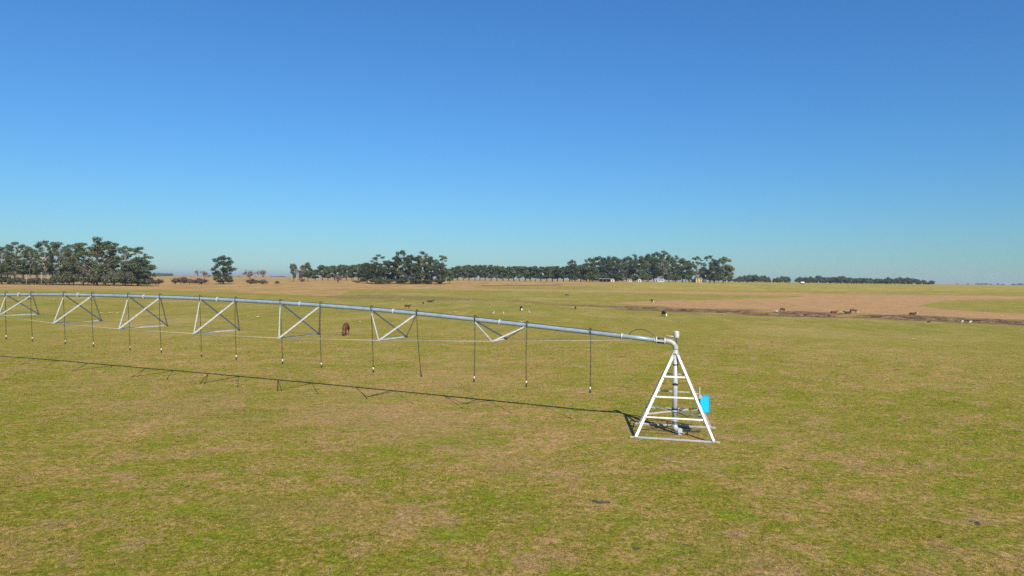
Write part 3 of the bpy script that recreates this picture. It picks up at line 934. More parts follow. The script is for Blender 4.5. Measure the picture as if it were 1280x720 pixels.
def make_tree(seed, style):
    """unit-high tree: returns (trunk mesh, crown mesh); natural width is about W units"""
    rs = np.random.RandomState(seed); rd = random.Random(seed)
    clumps = []; size = 0.016; nleaf = 3200
    if style == 'gum':            # tall open gum: layered flat clumps with gaps
        for k in range(44):
            t = rd.random()
            z = 0.30 + 0.64 * t
            w = 0.36 * math.sin(math.pi * (0.18 + 0.72 * (z - 0.3) / 0.7)) ** 0.7
            a = k * 2.4 + rd.uniform(-.5, .5); r = w * math.sqrt(rd.uniform(.15, 1))
            s = rd.uniform(.035, .082)
            clumps.append(((r * math.cos(a), r * math.sin(a), z - 0.10 * (r / 0.36) ** 2), (s * 1.25, s * 1.25, s * .55)))
        clumps.append(((0.02, 0, 0.955), (.10, .10, .045)))
        size, nleaf = 0.0105, 4600
    elif style == 'spread':       # the broad dominating gum
        for k in range(80):
            z = 0.30 + 0.63 * rd.random()
            w = 0.52 * math.sqrt(max(0.05, 1 - ((z - 0.50) / 0.50) ** 2))
            a = k * 2.4 + rd.uniform(-.5, .5); r = w * math.sqrt(rd.uniform(.1, 1))
            s = rd.uniform(.035, .080)
            clumps.append(((r * math.cos(a), r * math.sin(a), z), (s * 1.35, s * 1.35, s * .5)))
        clumps.append(((0, 0, 0.95), (.11, .11, .05)))
        size, nleaf = 0.0100, 8000
    elif style == 'dense':        # full, dark, to near the ground
        for k in range(50):
            z = 0.12 + 0.78 * rd.random()
            w = 0.34 * math.sin(math.pi * (0.25 + 0.68 * z)) ** 0.6
            a = k * 2.4 + rd.uniform(-.5, .5); r = w * math.sqrt(rd.uniform(.1, 1))
            s = rd.uniform(.05, .10)
            clumps.append(((r * math.cos(a), r * math.sin(a), z), (s * 1.1, s * 1.1, s * .75)))
        clumps.append(((0.0, 0, 0.93), (.08, .08, .065)))
        size, nleaf = 0.0125, 6500
    elif style == 'row':          # row tree: round head on a clear stem
        for k in range(24):
            z = 0.24 + 0.66 * rd.random()
            w = 0.30 * math.sin(math.pi * (0.12 + 0.80 * (z - 0.25) / 0.75)) ** 0.6
            a = k * 2.4 + rd.uniform(-.5, .5); r = w * math.sqrt(rd.uniform(.1, 1))
            s = rd.uniform(.08, .125)
            clumps.append(((r * math.cos(a), r * math.sin(a), z), (s, s, s * .85)))
        clumps.append(((0.0, 0, 0.92), (.10, .10, .075)))
        size, nleaf = 0.019, 3200
    elif style == 'flat':         # low wide tree
        for k in range(18):
            a = k * 2.4; r = 0.55 * math.sqrt(rd.random()); z = 0.20 + 0.52 * (1 - (r / .6) ** 2) * rd.uniform(.1, 1)
            s = rd.uniform(.2, .3)
            clumps.append(((r * math.cos(a), r * math.sin(a), z), (s, s, s * .62)))
        size, nleaf = 0.045, 2000
    elif style == 'scrub':        # low bush
        for k in range(11):
            a = k * 2.4; r = 0.5 * math.sqrt(rd.random()); z = 0.30 + 0.42 * (1 - (r / .6) ** 2) * rd.random() + 0.05
            s = rd.uniform(.2, .32)
            clumps.append(((r * math.cos(a), r * math.sin(a), z), (s, s, s * .8)))
        size, nleaf = 0.05, 1300
    tb = MB()
    r0 = {'gum': .016, 'spread': .022, 'dense': .018, 'row': .022, 'flat': .035, 'scrub': .03}[style]
    lean = rd.uniform(-.03, .03)
    th = {'gum': .88, 'spread': .80, 'dense': .85, 'row': .82, 'flat': .5, 'scrub': .35}[style]
    tp = [Vector((lean * math.sin(q * 3), lean * q, q * th)) for q in (0, .15, .35, .55, .75, 1)]
    tp[0].z = -0.02
    tb.tube(tp, [r0 * 1.3, r0, r0 * .85, r0 * .65, r0 * .42, r0 * .2], 7)
    for c, rad in clumps:
        c = Vector(c)
        zb = max(0.12 if style != 'scrub' else 0.02, min(c.z - 0.10 - 0.35 * math.hypot(c.x, c.y), th * .95))
        q = zb / th
        b = Vector((lean * math.sin(q * 3), lean * q, zb))
        m1 = b.lerp(c, 0.5) + Vector((0, 0, 0.02))
        rr = r0 * (0.42 - 0.25 * q)
        tb.tube([b, m1, c], [rr, rr * .75, rr * .35], 5, False)
    C, Uq, Vq = crown_quads(rs, clumps, nleaf, size)
    return tb, (C, Uq, Vq)


def make_bare(seed, levels=5, spread=0.55, stems=1):
    rd = random.Random(seed); tb = MB()

    def grow(p, d, ln, r, lv):
        e = p + d * ln
        m_ = p.lerp(e, .5) + Vector((rd.uniform(-1, 1), rd.uniform(-1, 1), 0)) * ln * .06
        tb.tube([p, m_, e], [r, r * .85, r * .65], 4 if lv < 3 else 3, False)
        if lv >= levels: return
        for k in range(3 if lv < 2 else rd.choice((3, 4))):
            nd = (d + Vector((rd.uniform(-1, 1), rd.uniform(-1, 1), rd.uniform(-.25, .55))) * spread).normalized()
            grow(p.lerp(e, rd.uniform(.55, 1)), nd, ln * rd.uniform(.62, .85), r * .66, lv + 1)
    for s in range(stems):
        d = Vector((rd.uniform(-.5, .5), rd.uniform(-.5, .5), 1)).normalized() if stems > 1 else Vector((0, 0, 1))
        grow(Vector((rd.uniform(-.05, .05), rd.uniform(-.05, .05), -0.02)), d, 0.30, 0.026, 1)
    zm = max(v[2] for v in tb.v)
    tb.v = [(v[0] / zm, v[1] / zm, v[2] / zm) for v in tb.v]
    return tb


PROTO = {}
specs = {'gum': ([11, 12, 13, 14], 'leaf', 'bark'), 'spread': ([21, 22], 'leaf', 'bark'),
         'dense': ([31, 32, 33, 34], 'leaf_dark', 'bark_dark'), 'row': ([41, 42, 43, 44], 'leaf_row', 'bark_dark'),
         'flat': ([51, 52, 53], 'leaf_dark', 'bark_dark'), 'scrub': ([61, 62, 63], 'leaf_under', 'bark_dark')}
WIDTH = {}
for st_, (seeds, lm, bm) in specs.items():
    for i, sd in enumerate(seeds):
        tb, (C, Uq, Vq) = make_tree(sd, st_)
        WIDTH[st_, i] = float(np.percentile(np.abs(C[:, 0]), 98)) * 2
        topz = float(np.percentile(C[:, 2], 99.7))
        PROTO[st_, i] = (tb.mesh('trunk', M[bm]), quads_mesh('crown', C, Uq, Vq, M[lm]), topz)
me_l = PROTO['dense', 2][1].copy(); me_l.materials[0] = M['leaf_light']
for i in range(3):
    mb_ = PROTO['scrub', i][1].copy(); mb_.materials[0] = M['leaf_brown']
    PROTO['brownbush', i] = (PROTO['scrub', i][0], mb_, PROTO['scrub', i][2]); WIDTH['brownbush', i] = WIDTH['scrub', i]
PROTO['light', 0] = (PROTO['dense', 2][0], me_l, PROTO['dense', 2][2]); WIDTH['light', 0] = WIDTH['dense', 2]
for i, sd in enumerate((71, 72, 73)):
    b = make_bare(sd, 6, 0.62)
    PROTO['bare', i] = (b.mesh('branches', M['twig']), None, 1.0); WIDTH['bare', i] = max(v[0] for v in b.v) - min(v[0] for v in b.v)
for i, sd in enumerate((81, 82)):
    b = make_bare(sd, 5, 0.8, 9)
    PROTO['barebush', i] = (b.mesh('branches', M['twig_red']), None, 1.0); WIDTH['barebush', i] = max(v[0] for v in b.v) - min(v[0] for v in b.v)

NV = {'brownbush': 3, 'gum': 4, 'spread': 2, 'dense': 4, 'row': 4, 'flat': 3, 'scrub': 3, 'light': 1, 'bare': 3, 'barebush': 2}
tr = random.Random(99)


def tree(px, top, wpx, style, d, label, group, name=None, var=None, base_lift=0.0, cat=None):
    p = at_dist(px, d)
    h = top_z(px, top, d) - p.z
    i = tr.randrange(NV[style]) if var is None else var
    tm, cm, tz = PROTO[style, i]
    w = wpx * d / F
    s = h / tz
    sw = w / max(.2, WIDTH[style, i])
    bushy = style in ('scrub', 'barebush', 'brownbush')
    nm = name or ('bush' if bushy else 'gum_tree' if style in ('gum', 'spread') else 'leafless_tree' if style == 'bare' else 'tree')
    cat = cat or ('bush' if bushy else 'tree')
    if cm is None:
        o = link(nm, tm, None, p, tr.uniform(0, 6.28), (sw, sw, s))
        tag(o, label, cat, group)
        return o
    o = empty(nm, p, tr.uniform(0, 6.28)); o.scale = (sw, sw, s)
    tag(o, label, cat, group)
    link('trunk' if not bushy else 'stems', tm, o); link('crown' if not bushy else 'foliage', cm, o)
    return o


ORD = ['first', 'second', 'third', 'fourth', 'fifth', 'sixth', 'seventh', 'eighth', 'ninth', 'tenth', 'eleventh', 'twelfth', 'thirteenth',
       'fourteenth', 'fifteenth', 'sixteenth', 'seventeenth', 'eighteenth', 'nineteenth', 'twentieth', 'twenty-first', 'twenty-second',
       'twenty-third', 'twenty-fourth', 'twenty-fifth', 'twenty-sixth', 'twenty-seventh', 'twenty-eighth', 'twenty-ninth', 'thirtieth']

# the gum grove on the left
G = 'gum trees of the grove at the far left'
grove = [(-62, 304, 34, 'gum', 402, 'tall open gum at the outer end of the grove'),
         (-24, 306, 30, 'gum', 390, 'tall open gum next to the outer end of the grove'),
         (2, 309, 22, 'gum', 398, 'open gum cut by the picture edge in the left grove'),
         (19, 303, 26, 'gum', 388, 'tall gum with two rounded top clumps near the picture edge'),
         (38, 310, 18, 'gum', 396, 'thin shorter gum between the two taller groups of the left grove'),
         (56, 301, 24, 'gum', 385, 'tall flat-topped gum in the middle of the left grove'),
         (74, 303, 26, 'gum', 392, 'tall gum with arching top beside the broad dominating gum'),
         (92, 308, 20, 'gum', 400, 'slender gum tucked against the left side of the broadest gum'),
         (121, 297, 50, 'spread', 386, 'broadest and tallest gum of the left grove, pale trunk showing'),
         (104, 304, 26, 'gum', 398, 'gum with sparse crown behind the broadest gum of the grove'),
         (143, 304, 28, 'gum', 398, 'gum with shelf-like clumps right of the broadest gum'),
         (157, 308, 24, 'gum', 388, 'second gum from the open end of the left grove'),
         (174, 309, 28, 'gum', 384, 'last gum at the open end of the left grove, clumps reaching out over the field'),
         (172, 322, 30, 'dense', 382, 'dark low-branched tree closing the open end of the left grove')]
grove += [(10, 306, 24, 'gum', 408, 'gum at the back of the left grove between the two leftmost tops'),
          (29, 306, 22, 'gum', 405, 'gum at the back of the left grove right of the two-clump top'),
          (47, 306, 22, 'gum', 409, 'gum at the back of the left grove in the gap before the flat-topped gum'),
          (66, 303, 24, 'gum', 403, 'gum at the back of the left grove right behind the flat-topped gum'),
          (86, 306, 22, 'gum', 407, 'gum at the back of the left grove right of the arching top'),
          (132, 303, 26, 'gum', 404, 'gum at the back of the left grove right behind the broadest gum')]
for px, tp_, w, s, d, lab in grove:
    tree(px, tp_, w * 1.06, s, d, lab, G)
sc_ = [(-60, 344, 20), (-38, 345, 20), (-16, 346, 18), (3, 345, 17), (18, 347, 15), (30, 348, 13), (43, 347, 14), (57, 348, 15), (70, 344, 15), (80, 340, 16), (92, 339, 17),
       (103, 341, 14), (116, 338, 17), (129, 341, 15), (141, 338, 17), (153, 340, 15), (164, 336, 18), (176, 338, 20), (184, 344, 14)]
for i, (px, tp_, w) in enumerate(sc_):
    tree(px, tp_, w, 'scrub', 376 + (i * 7) % 12, '%s scrub bush from the left under the gum grove' % ORD[i], 'scrub bushes under the gum grove')
sc2 = [(-50, 347, 22), (-28, 348, 20), (-6, 348, 20), (12, 349, 16), (36, 349, 16), (50, 349, 16), (64, 348, 14), (86, 346, 16), (110, 346, 18), (135, 345, 16), (160, 346, 18), (180, 347, 18)]
for i, (px, tp_, w) in enumerate(sc2):
    tree(px, tp_, w, 'scrub', 396 + (i * 5) % 9, '%s low shaded bush from the left at the back of the gum grove' % ORD[i], 'shaded back bushes of the gum grove')

# between the grove and the middle
tree(279, 320, 24, 'dense', 450, 'lone dark tree standing by itself right of the gum grove', None, var=1)
tree(276, 343, 20, 'scrub', 446, 'dark bush at the foot of the lone dark tree', None)
tree(198, 349, 13, 'brownbush', 430, 'small low bush just beyond the open end of the gum grove', None)
tree(226, 346.5, 18, 'brownbush', 452, 'low brownish fuzzy bush halfway between gum grove and lone tree', None)
tree(237, 349, 14, 'brownbush', 455, 'flat brown bush beside the brownish fuzzy bush', None)
tree(252, 336.5, 22, 'bare', 456, 'bare grey tree just left of the lone dark tree', None, var=0)
tree(250, 348, 14, 'brownbush', 452, 'brownish bush under the bare tree left of the lone tree', None)
tree(313, 336, 18, 'bare', 458, 'left of the two bare trees standing together in dry grass', None, var=1)
tree(328, 336.5, 16, 'bare', 458, 'right of the two bare trees standing together in dry grass', None, var=2)
tree(316, 348.5, 12, 'brownbush', 455, 'brown bush under the left of the two bare trees', None)
tree(329, 349.5, 10, 'brownbush', 456, 'brown bush under the right of the two bare trees', None)
tree(346, 351, 5, 'brownbush', 460, 'tiny bush alone in the dry grass right of the bare trees', None)
tree(367, 330, 10, 'row', 590, 'narrow dark tree at the left of the trio beside a bare tree', None)
tree(378, 331.5, 8, 'row', 610, 'middle dark tree of the trio, half behind the bare tree', None)
tree(385, 328.5, 12, 'row', 595, 'tallest dark tree of the trio right of the bare tree', None)
tree(376, 334, 16, 'bare', 560, 'bare grey tree in front of the trio of dark trees', None, var=1)
tree(378, 348, 11, 'barebush', 550, 'reddish low bush under the bare tree of the trio', None)
tree(423, 343, 12, 'barebush', 520, 'reddish leafless bush in front of the short tree row', None)
tree(445, 350.5, 10, 'brownbush', 520, 'flat brown bush between the reddish bush and the central copse', None)

G = 'short tree row left of the central copse'
tops = [(394, 337, 8), (403, 331.5, 10), (410, 333, 9), (418, 332, 10), (426, 331, 10), (433, 332, 10), (440, 331, 10), (448, 330, 10), (456, 328.5, 11), (464, 330, 10)]
for i, (px, tp_, w) in enumerate(tops):
    tree(px, tp_, w * 1.25, 'row', 690 + (i * 13) % 20, 'round-headed tree, %s from the left in the short row beside the central copse' % ORD[i], G)

G = 'trees of the central copse'
cop = [(459, 329, 16, 'dense', 515, 'low dark tree at the left edge of the central copse'),
       (473, 318.5, 20, 'gum', 500, 'flat-topped gum standing up at the left side of the central copse'),
       (470, 328, 20, 'dense', 492, 'dark tree below the flat-topped gum of the central copse'),
       (486, 326, 18, 'dense', 505, 'dark tree filling the dip left of the tallest copse gum'),
       (502, 313, 22, 'gum', 500, 'tallest gum of the central copse with domed top'),
       (496, 320, 20, 'dense', 508, 'dark crown directly under the tallest copse gum'),
       (514, 319, 18, 'dense', 498, 'dark tree between the two highest tops of the central copse'),
       (528, 314.5, 20, 'gum', 500, 'second highest gum of the central copse'),
       (524, 321, 20, 'dense', 510, 'dark tree below the second highest copse gum'),
       (539, 321, 18, 'dense', 500, 'dark tree in the right half of the central copse'),
       (552, 319.5, 20, 'gum', 498, 'open-topped gum at the right end of the central copse'),
       (550, 330, 18, 'dense', 494, 'low dark tree under the right end gum of the copse'),
       (562, 337, 9, 'row', 520, 'small tree just outside the right end of the central copse')]
for px, tp_, w, s, d, lab in cop:
    tree(px, tp_, w * 1.1, s, d, lab, G)
for i, (px, w) in enumerate(((470, 18), (484, 14), (503, 18), (520, 15), (534, 12), (548, 12))):
    tree(px, 348.5, w, 'scrub', 486 + i, '%s dark bush from the left along the foot of the central copse' % ORD[i], 'bushes along the foot of the central copse')

G = 'long middle row of round-headed trees'
px = 566.0; row = []
while px < 742:
    if not (609 < px < 613): row.append(px)
    px += tr.uniform(6.0, 7.6)
for i, px in enumerate(row):
    tree(px, 332.2 + tr.uniform(-1.2, 1.6) + (2.0 if px < 572 else 0), tr.uniform(13, 16.5), 'row', 705 + tr.uniform(-12, 18) + (110 if px < 610 else 0),
         'round-headed tree, %s from the left in the long middle row' % ORD[i], G)
tree(715, 325, 13, 'dense', 698, 'pointed taller tree rising out of the long middle row', None)

G = 'tall trees round the farmstead'
big = [(733, 329, 16, 'dense', 'first tree on the left of the farmstead wood, lower than its neighbours'),
       (737, 322.5, 17, 'gum', 'gum with feathery top at the left of the farmstead wood'),
       (749, 321, 22, 'dense', 'broad dark tree behind the open-fronted shed'),
       (761, 320.5, 22, 'dense', 'broad rounded tree right of the open-fronted shed'),
       (769, 323, 18, 'dense', 'dark tree in the notch left of the wood highest part'),
       (777, 325, 14, 'gum', 'narrow gum in the notch left of the highest part of the farmstead wood'),
       (785, 321, 18, 'dense', 'dark tree above the small pink house'),
       (792, 318, 14, 'gum', 'gum with a detached top tuft above the small white gable'),
       (800, 320.5, 18, 'dense', 'dense tree right behind the small white gable'),
       (810, 318, 18, 'dense', 'dense tree left of the pale blue-grey shed'),
       (820, 315.5, 18, 'dense', 'very tall dark tree directly behind the pale blue-grey shed'),
       (829, 313.5, 16, 'gum', 'highest gum of the farmstead wood'),
       (836, 319, 14, 'dense', 'dark tree on the right shoulder of the highest gum'),
       (844.5, 319.5, 13, 'gum', 'open gum with pale gaps right of the highest part of the wood'),
       (853, 323, 14, 'row', 'rounded tree between two open gums of the farmstead wood'),
       (861, 326, 12, 'row', 'lower tree just left of the yellow house'),
       (871, 320.5, 15, 'gum', 'open gum towering behind the yellow house'),
       (887, 319.5, 17, 'gum', 'gum with ragged top right of the yellow house'),
       (880, 334, 12, 'row', 'low rounded tree at the right wall of the yellow house'),
       (893, 325, 15, 'dense', 'dark tree between the ragged gum and the light green tree'),
       (904, 321.5, 21, 'light', 'light green broad tree near the right end of the farmstead wood'),
       (911, 336, 11, 'dense', 'low last tree at the right end of the farmstead wood')]
for i, (px, tp_, w, s, lab) in enumerate(big):
    tree(px, tp_, w * 1.12, s, 712 + (i * 11) % 40, lab, G)
for i, (px, w, tp_) in enumerate(((742, 14, 344), (755, 12, 343), (772, 14, 345), (792, 12, 344), (808, 14, 343), (836, 14, 342), (846, 12, 343), (857, 13, 341), (888, 12, 342), (898, 12, 342))):
    tree(px, tp_, w, 'scrub', 716 + i, '%s dark bush from the left among the trunks of the farmstead wood' % ORD[i], 'undergrowth bushes of the farmstead wood')

G = 'low trees on the skyline right of the farmstead'
low = [(923, 345.5, 9), (930, 344.5, 9), (938, 343.8, 10), (946, 343.6, 10), (954, 344.6, 9), (960, 346.5, 6), (971, 347, 8), (978, 345.5, 9), (985, 346, 6)]
for i, (px, tp_, w) in enumerate(low):
    tree(px, tp_, w * 1.2, 'flat', 1150 + (i * 17) % 50, 'low rounded tree, %s from the farmstead side in the two clumps on the skyline' % ORD[i], G)
G = 'long low tree line on the right skyline'
px = 1000.0; i = 0
while px < 1150:
    tree(px, 344.9 + (px - 1000) * 0.022 + tr.uniform(-.9, 1.6), tr.uniform(9, 13), 'flat', 1150 + tr.uniform(-20, 40),
         'low flat tree, %s from the left in the long tree line on the right skyline' % ORD[i], G)
    px += tr.uniform(6.5, 8.5); i += 1
tree(1154.5, 350, 8, 'flat', 1150, 'small round tree, last but one of the right skyline line', G)
tree(1164, 350.8, 8, 'flat', 1150, 'small round tree ending the right skyline line', G)


def far_wood(name, label, x0, x1, d, hmin, hmax, seed, bumps=40):
    rs = np.random.RandomState(seed)
    C, Uq, Vq = [], [], []
    for k in range(bumps):
        px = x0 + (x1 - x0) * rs.rand()
        p = at_dist(px, d * (1 + 0.06 * rs.rand()))
        hh = hmin + (hmax - hmin) * (0.35 + 0.65 * math.sin(math.pi * (px - x0) / (x1 - x0))) * rs.rand() ** .5
        w = hh * (0.9 + rs.rand() * 1.2)
        cl = [((p.x + rs.randn() * w * .4, p.y + rs.randn() * w * .4, p.z + hh * (0.2 + .5 * rs.rand())), (w * .5, w * .5, hh * .38)) for _ in range(5)]
        a, b, c = crown_quads(rs, cl, 240, hh * 0.09)
        C.append(a); Uq.append(b); Vq.append(c)
    me = quads_mesh(name, np.vstack(C), np.vstack(Uq), np.vstack(Vq), M['leaf_dark'])
    o = link(name, me)
    tag(o, label, 'woodland', None, 'stuff')


far_wood('distant_woodland', 'faint blue-grey wood on the horizon beyond the left gum grove', -120, 214, 2400, 8, 17, 3, 130)
far_wood('distant_woodland', 'thin far trees on the horizon at the right picture edge', 1195, 1420, 3300, 4, 11, 4, 60)
far_wood('distant_woodland', 'low far trees on the horizon beyond the two bare trees', 285, 356, 3000, 3, 6, 5, 24)


# ------------------------------------------------------------------ farm buildings
def house(px, d, w, dep, hw_, hr, wall, roof, label, name='house', gable_x=False, opens=(), rz=0.0, cat='house', awn=0):
    p = at_dist(px, d)
    e = empty(name, p, rz); tag(e, label, cat, None)
    mb = MB().box((0, 0, hw_ / 2), w, dep, hw_)
    mb.build('wall', M[wall], e)
    ov = 0.35
    if gable_x:
        vs = [(-w / 2 - ov, -dep / 2 - ov, hw_ + .01), (w / 2 + ov, -dep / 2 - ov, hw_ + .01), (w / 2 + ov, dep / 2 + ov, hw_ + .01), (-w / 2 - ov, dep / 2 + ov, hw_ + .01),
              (0, -dep / 2 - ov, hw_ + hr), (0, dep / 2 + ov, hw_ + hr)]
        fs = [(0, 1, 4), (2, 3, 5), (1, 2, 5, 4), (3, 0, 4, 5), (3, 2, 1, 0)]
    else:
        vs = [(-w / 2 - ov, -dep / 2 - ov, hw_ + .01), (w / 2 + ov, -dep / 2 - ov, hw_ + .01), (w / 2 + ov, dep / 2 + ov, hw_ + .01), (-w / 2 - ov, dep / 2 + ov, hw_ + .01),
              (-w / 2 - ov, 0, hw_ + hr), (w / 2 + ov, 0, hw_ + hr)]
        fs = [(0, 1, 5, 4), (2, 3, 4, 5), (0, 4, 3), (1, 2, 5), (3, 2, 1, 0)]
    MB().add(vs, fs).build('roof', M[roof], e)
    for kind, x, z, ww, hh in opens:
        fr = MB()
        for sx_ in (-1, 1): fr.box((x + sx_ * (ww / 2 + .05), -dep / 2 - .03, z), .1, .08, hh + .2)
        for sz_ in (-1, 1): fr.box((x, -dep / 2 - .03, z + sz_ * (hh / 2 + .05)), ww, .08, .1)
        f_ = fr.build(kind, M['wood'], e)
        MB().box((x, -dep / 2 - .01, z), ww, .04, hh).build('pane' if kind == 'window' else 'door_leaf', M['opening'] if kind == 'window' else M['wood_dark'], f_)
    return e


def open_shed(px, d, w, dep, h, label):
    p = at_dist(px, d); e = empty('open_shed', p); tag(e, label, 'shed')
    MB().box((0, dep / 2, h / 2), w, .1, h).build('back_wall', M['wood_dark'], e)
    for s in (-1, 1): MB().box((s * w / 2, 0.05, h / 2), .1, dep - .1, h).build('side_wall', M['wood_dark'], e)
    for k in range(4): MB().box((-w / 2 + .2 + k * (w - .4) / 3, -dep / 2, h / 2), .18, .18, h).build('post', M['wood'], e)
    MB().add([(-w / 2 - .4, -dep / 2 - .5, h + .25), (w / 2 + .4, -dep / 2 - .5, h + .25), (w / 2 + .4, dep / 2 + .4, h + .02), (-w / 2 - .4, dep / 2 + .4, h + .02),
              (-w / 2 - .4, -dep / 2 - .5, h + .50), (w / 2 + .4, -dep / 2 - .5, h + .50), (w / 2 + .4, dep / 2 + .4, h + .12), (-w / 2 - .4, dep / 2 + .4, h + .12)],
             [(3, 2, 1, 0), (4, 5, 6, 7), (0, 1, 5, 4), (1, 2, 6, 5), (2, 3, 7, 6), (3, 0, 4, 7)]).build('roof', M['roof_pale'], e)


open_shed(755.5, 692, 11.5, 6, 2.7, 'long low dark open-fronted shed with pale roof below the farmstead trees')
house(765.5, 698, 3.4, 4, 2.2, 1.0, 'wall_white', 'roof_pale', 'tiny whitish hut right of the open-fronted shed', 'hut', True, (('door', 0, 1.0, .9, 1.9),), cat='hut')
house(786.5, 696, 4.6, 5, 2.6, 1.2, 'wall_pink', 'roof_dark', 'small pink house half hidden under the farmstead trees', opens=(('door', -1.2, 1.05, .9, 2.0), ('window', 1.0, 1.5, 1, 1)))
house(799, 694, 3.2, 4, 2.0, 1.3, 'wall_white', 'roof_pale', 'little white gabled hut under the tree with the detached tuft', 'hut', True, (('door', 0, .95, .9, 1.8),), cat='hut')
house(823.5, 700, 9.5, 6, 2.7, 0.8, 'wall_grey', 'roof_pale', 'pale blue-grey shed beneath the highest farmstead trees', 'shed', False,
      (('door', -3, 1.1, 1.6, 2.1), ('window', 0.2, 1.6, 1.3, .9), ('window', 3, 1.6, 1.3, .9)), cat='shed')
house(872.8, 694, 6.2, 6, 4.3, 1.4, 'wall_cream', 'roof_dark', 'yellow two-storey house between the open gums of the farmstead', opens=(
    ('window', -1.5, 3.2, 1, 1), ('window', 1.6, 3.2, 1, 1), ('window', 1.6, 1.3, 1, 1), ('door', -1.2, 1.1, 1, 2.1)))
house(866.5, 698, 2.6, 5, 3.0, 0.6, 'wood_dark', 'roof_dark', 'dark wooden lean-to at the left wall of the yellow house', 'wooden_shed', opens=(('door', 0, 1.0, .9, 1.9),), cat='shed')
house(879.8, 700, 3.4, 5, 3.0, 0.6, 'wood_dark', 'roof_dark', 'dark wooden lean-to at the right wall of the yellow house', 'wooden_shed', opens=(('door', 0, 1.0, .9, 1.9),), cat='shed')
# white tank trailer out in the pasture
p = at_dist(1003, 600)
e = empty('tank_trailer', p, 0.1); tag(e, 'white tank trailer parked before the low skyline trees', 'trailer')
MB().tube([(-1.7, 0, 1.35), (-1.5, 0, 1.35), (1.5, 0, 1.35), (1.7, 0, 1.35)], [.6, .85, .85, .6], 20).build('tank', M['wall_white'], e)
MB().box((0, 0, .50), 3.6, 1.4, .12).build('chassis', M['wood_dark'], e)
for sx_ in (-.6, .6):
    for sy_ in (-.75, .75):
        MB().tube([(sx_, sy_ - .1, .35), (sx_, sy_ + .1, .35)], .35, 14).build('wheel', M['tyre'], e)
MB().bar((1.8, 0, .5), (3.0, 0, .4), .1).build('drawbar', M['wood_dark'], e)
# timber poles before the grove
for px, tp_, lab in ((33, 343, 'pale timber pole standing before the thin shorter gum'), (52, 340, 'taller pale timber pole before the flat-topped gum')):
    p = at_dist(px, 371)
    h = top_z(px, tp_, 371) - p.z
    e = empty('timber_pole', p); tag(e, lab, 'pole', 'timber poles before the gum grove')
    MB().tube([(0, 0, -.1), (0, 0, h)], [.15, .11], 9).build('shaft', M['wood'], e)
    MB().box((0, 0, h - .4), 1.5, .12, .12).build('cross_arm', M['wood'], e)


# ------------------------------------------------------------------ cattle and sheep
def skin_body(edges_pts, edges, radii, name, sub=2):
    me = bpy.data.meshes.new(name)
    me.from_pydata(edges_pts, edges, [])
    o = bpy.data.objects.new('body_source', me); COL.objects.link(o)
    sk = o.modifiers.new('skin', 'SKIN')
    lay = me.skin_vertices[0] if me.skin_vertices else None
    if lay is None:
        o.update_tag(); bpy.context.view_layer.update(); lay = me.skin_vertices[0]
    for i, r in enumerate(radii):
        lay.data[i].radius = (r, r) if not isinstance(r, tuple) else r
        lay.data[i].use_root = (i == 0)
    sb = o.modifiers.new('sub', 'SUBSURF'); sb.levels = sub; sb.render_levels = sub
    dg = bpy.context.evaluated_depsgraph_get(); dg.update()
    out = bpy.data.meshes.new_from_object(o.evaluated_get(dg))
    bpy.data.objects.remove(o)
    out.name = name
    out.polygons.foreach_set('use_smooth', np.ones(len(out.polygons), bool))
    return out


def cow_mesh(pose):
    """cow facing +X, withers about 1.3 m, body centre over the origin"""
    P, E, R = [], [], []

    def v(x, y, z, r, to=None):
        P.append((x, y, z)); R.append(r)
        if to is not None: E.append((to, len(P) - 1))
        return len(P) - 1
    dz = -0.62 if pose == 'lie' else 0
    a = v(-.05, 0, .95 + dz, (.30, .36))
    b = v(.35, 0, .93 + dz, (.29, .36), a); c = v(.68, 0, .98 + dz, (.24, .32), b)
    h0 = v(-.42, 0, 1.0 + dz, (.31, .33), a); h1 = v(-.74, 0, 1.03 + dz, (.24, .27), h0)
    t1 = v(-.93, 0, 1.10 + dz, .06, h1); t2 = v(-1.00, 0, .80 + dz, .028, t1); v(-1.0, 0, .48 + max(dz, -.3), .035, t2)
    if pose == 'graze':
        n1 = v(.98, 0, .84, (.15, .21), c); n2 = v(1.22, .03, .52, (.12, .16), n1)
        q = v(1.33, .04, .32, (.13, .13), n2); m_ = v(1.38, .05, .10, (.085, .08), q)
        hp = Vector((1.30, .04, .38)); face = Vector((.12, 0, -1))
    else:
        n1 = v(.95, 0, 1.14 + dz, (.15, .21), c); n2 = v(1.15, 0, 1.26 + dz, (.12, .16), n1)
        q = v(1.30, 0, 1.30 + dz, (.13, .13), n2); m_ = v(1.56, 0, 1.14 + dz, (.085, .08), q)
        hp = Vector((1.24, 0, 1.36 + dz)); face = Vector((1, 0, -.5))
    for s in (-1, 1):
        ear = v(hp.x, s * .16, hp.z, .05, q); v(hp.x - .02, s * .27, hp.z - .01, .03, ear)
    for s in (-1, 1):
        if pose == 'lie':
            x = v(.62, s * .22, .30, .13, c); y_ = v(.85, s * .28, .12, .08, x); v(.50, s * .30, .07, .05, y_)
            x = v(-.60, s * .25, .30, .17, h1); y_ = v(-.25, s * .40, .14, .10, x); v(-.62, s * .45, .06, .05, y_)
        else:
            ph = .07 * s
            x = v(.62 + ph * .4, s * .17, .68, .12, c); y_ = v(.64 + ph, s * .17, .38, .065, x); z_ = v(.62 + ph, s * .17, .12, .048, y_); v(.65 + ph, s * .17, .03, .06, z_)
            x = v(-.62 - ph * .4, s * .18, .72, .16, h1); y_ = v(-.82 - ph, s * .17, .42, .07, x); z_ = v(-.76 - ph, s * .17, .12, .05, y_); v(-.73 - ph, s * .17, .03, .06, z_)
    me = skin_body(P, E, R, 'cow_body')
    return me, q, hp


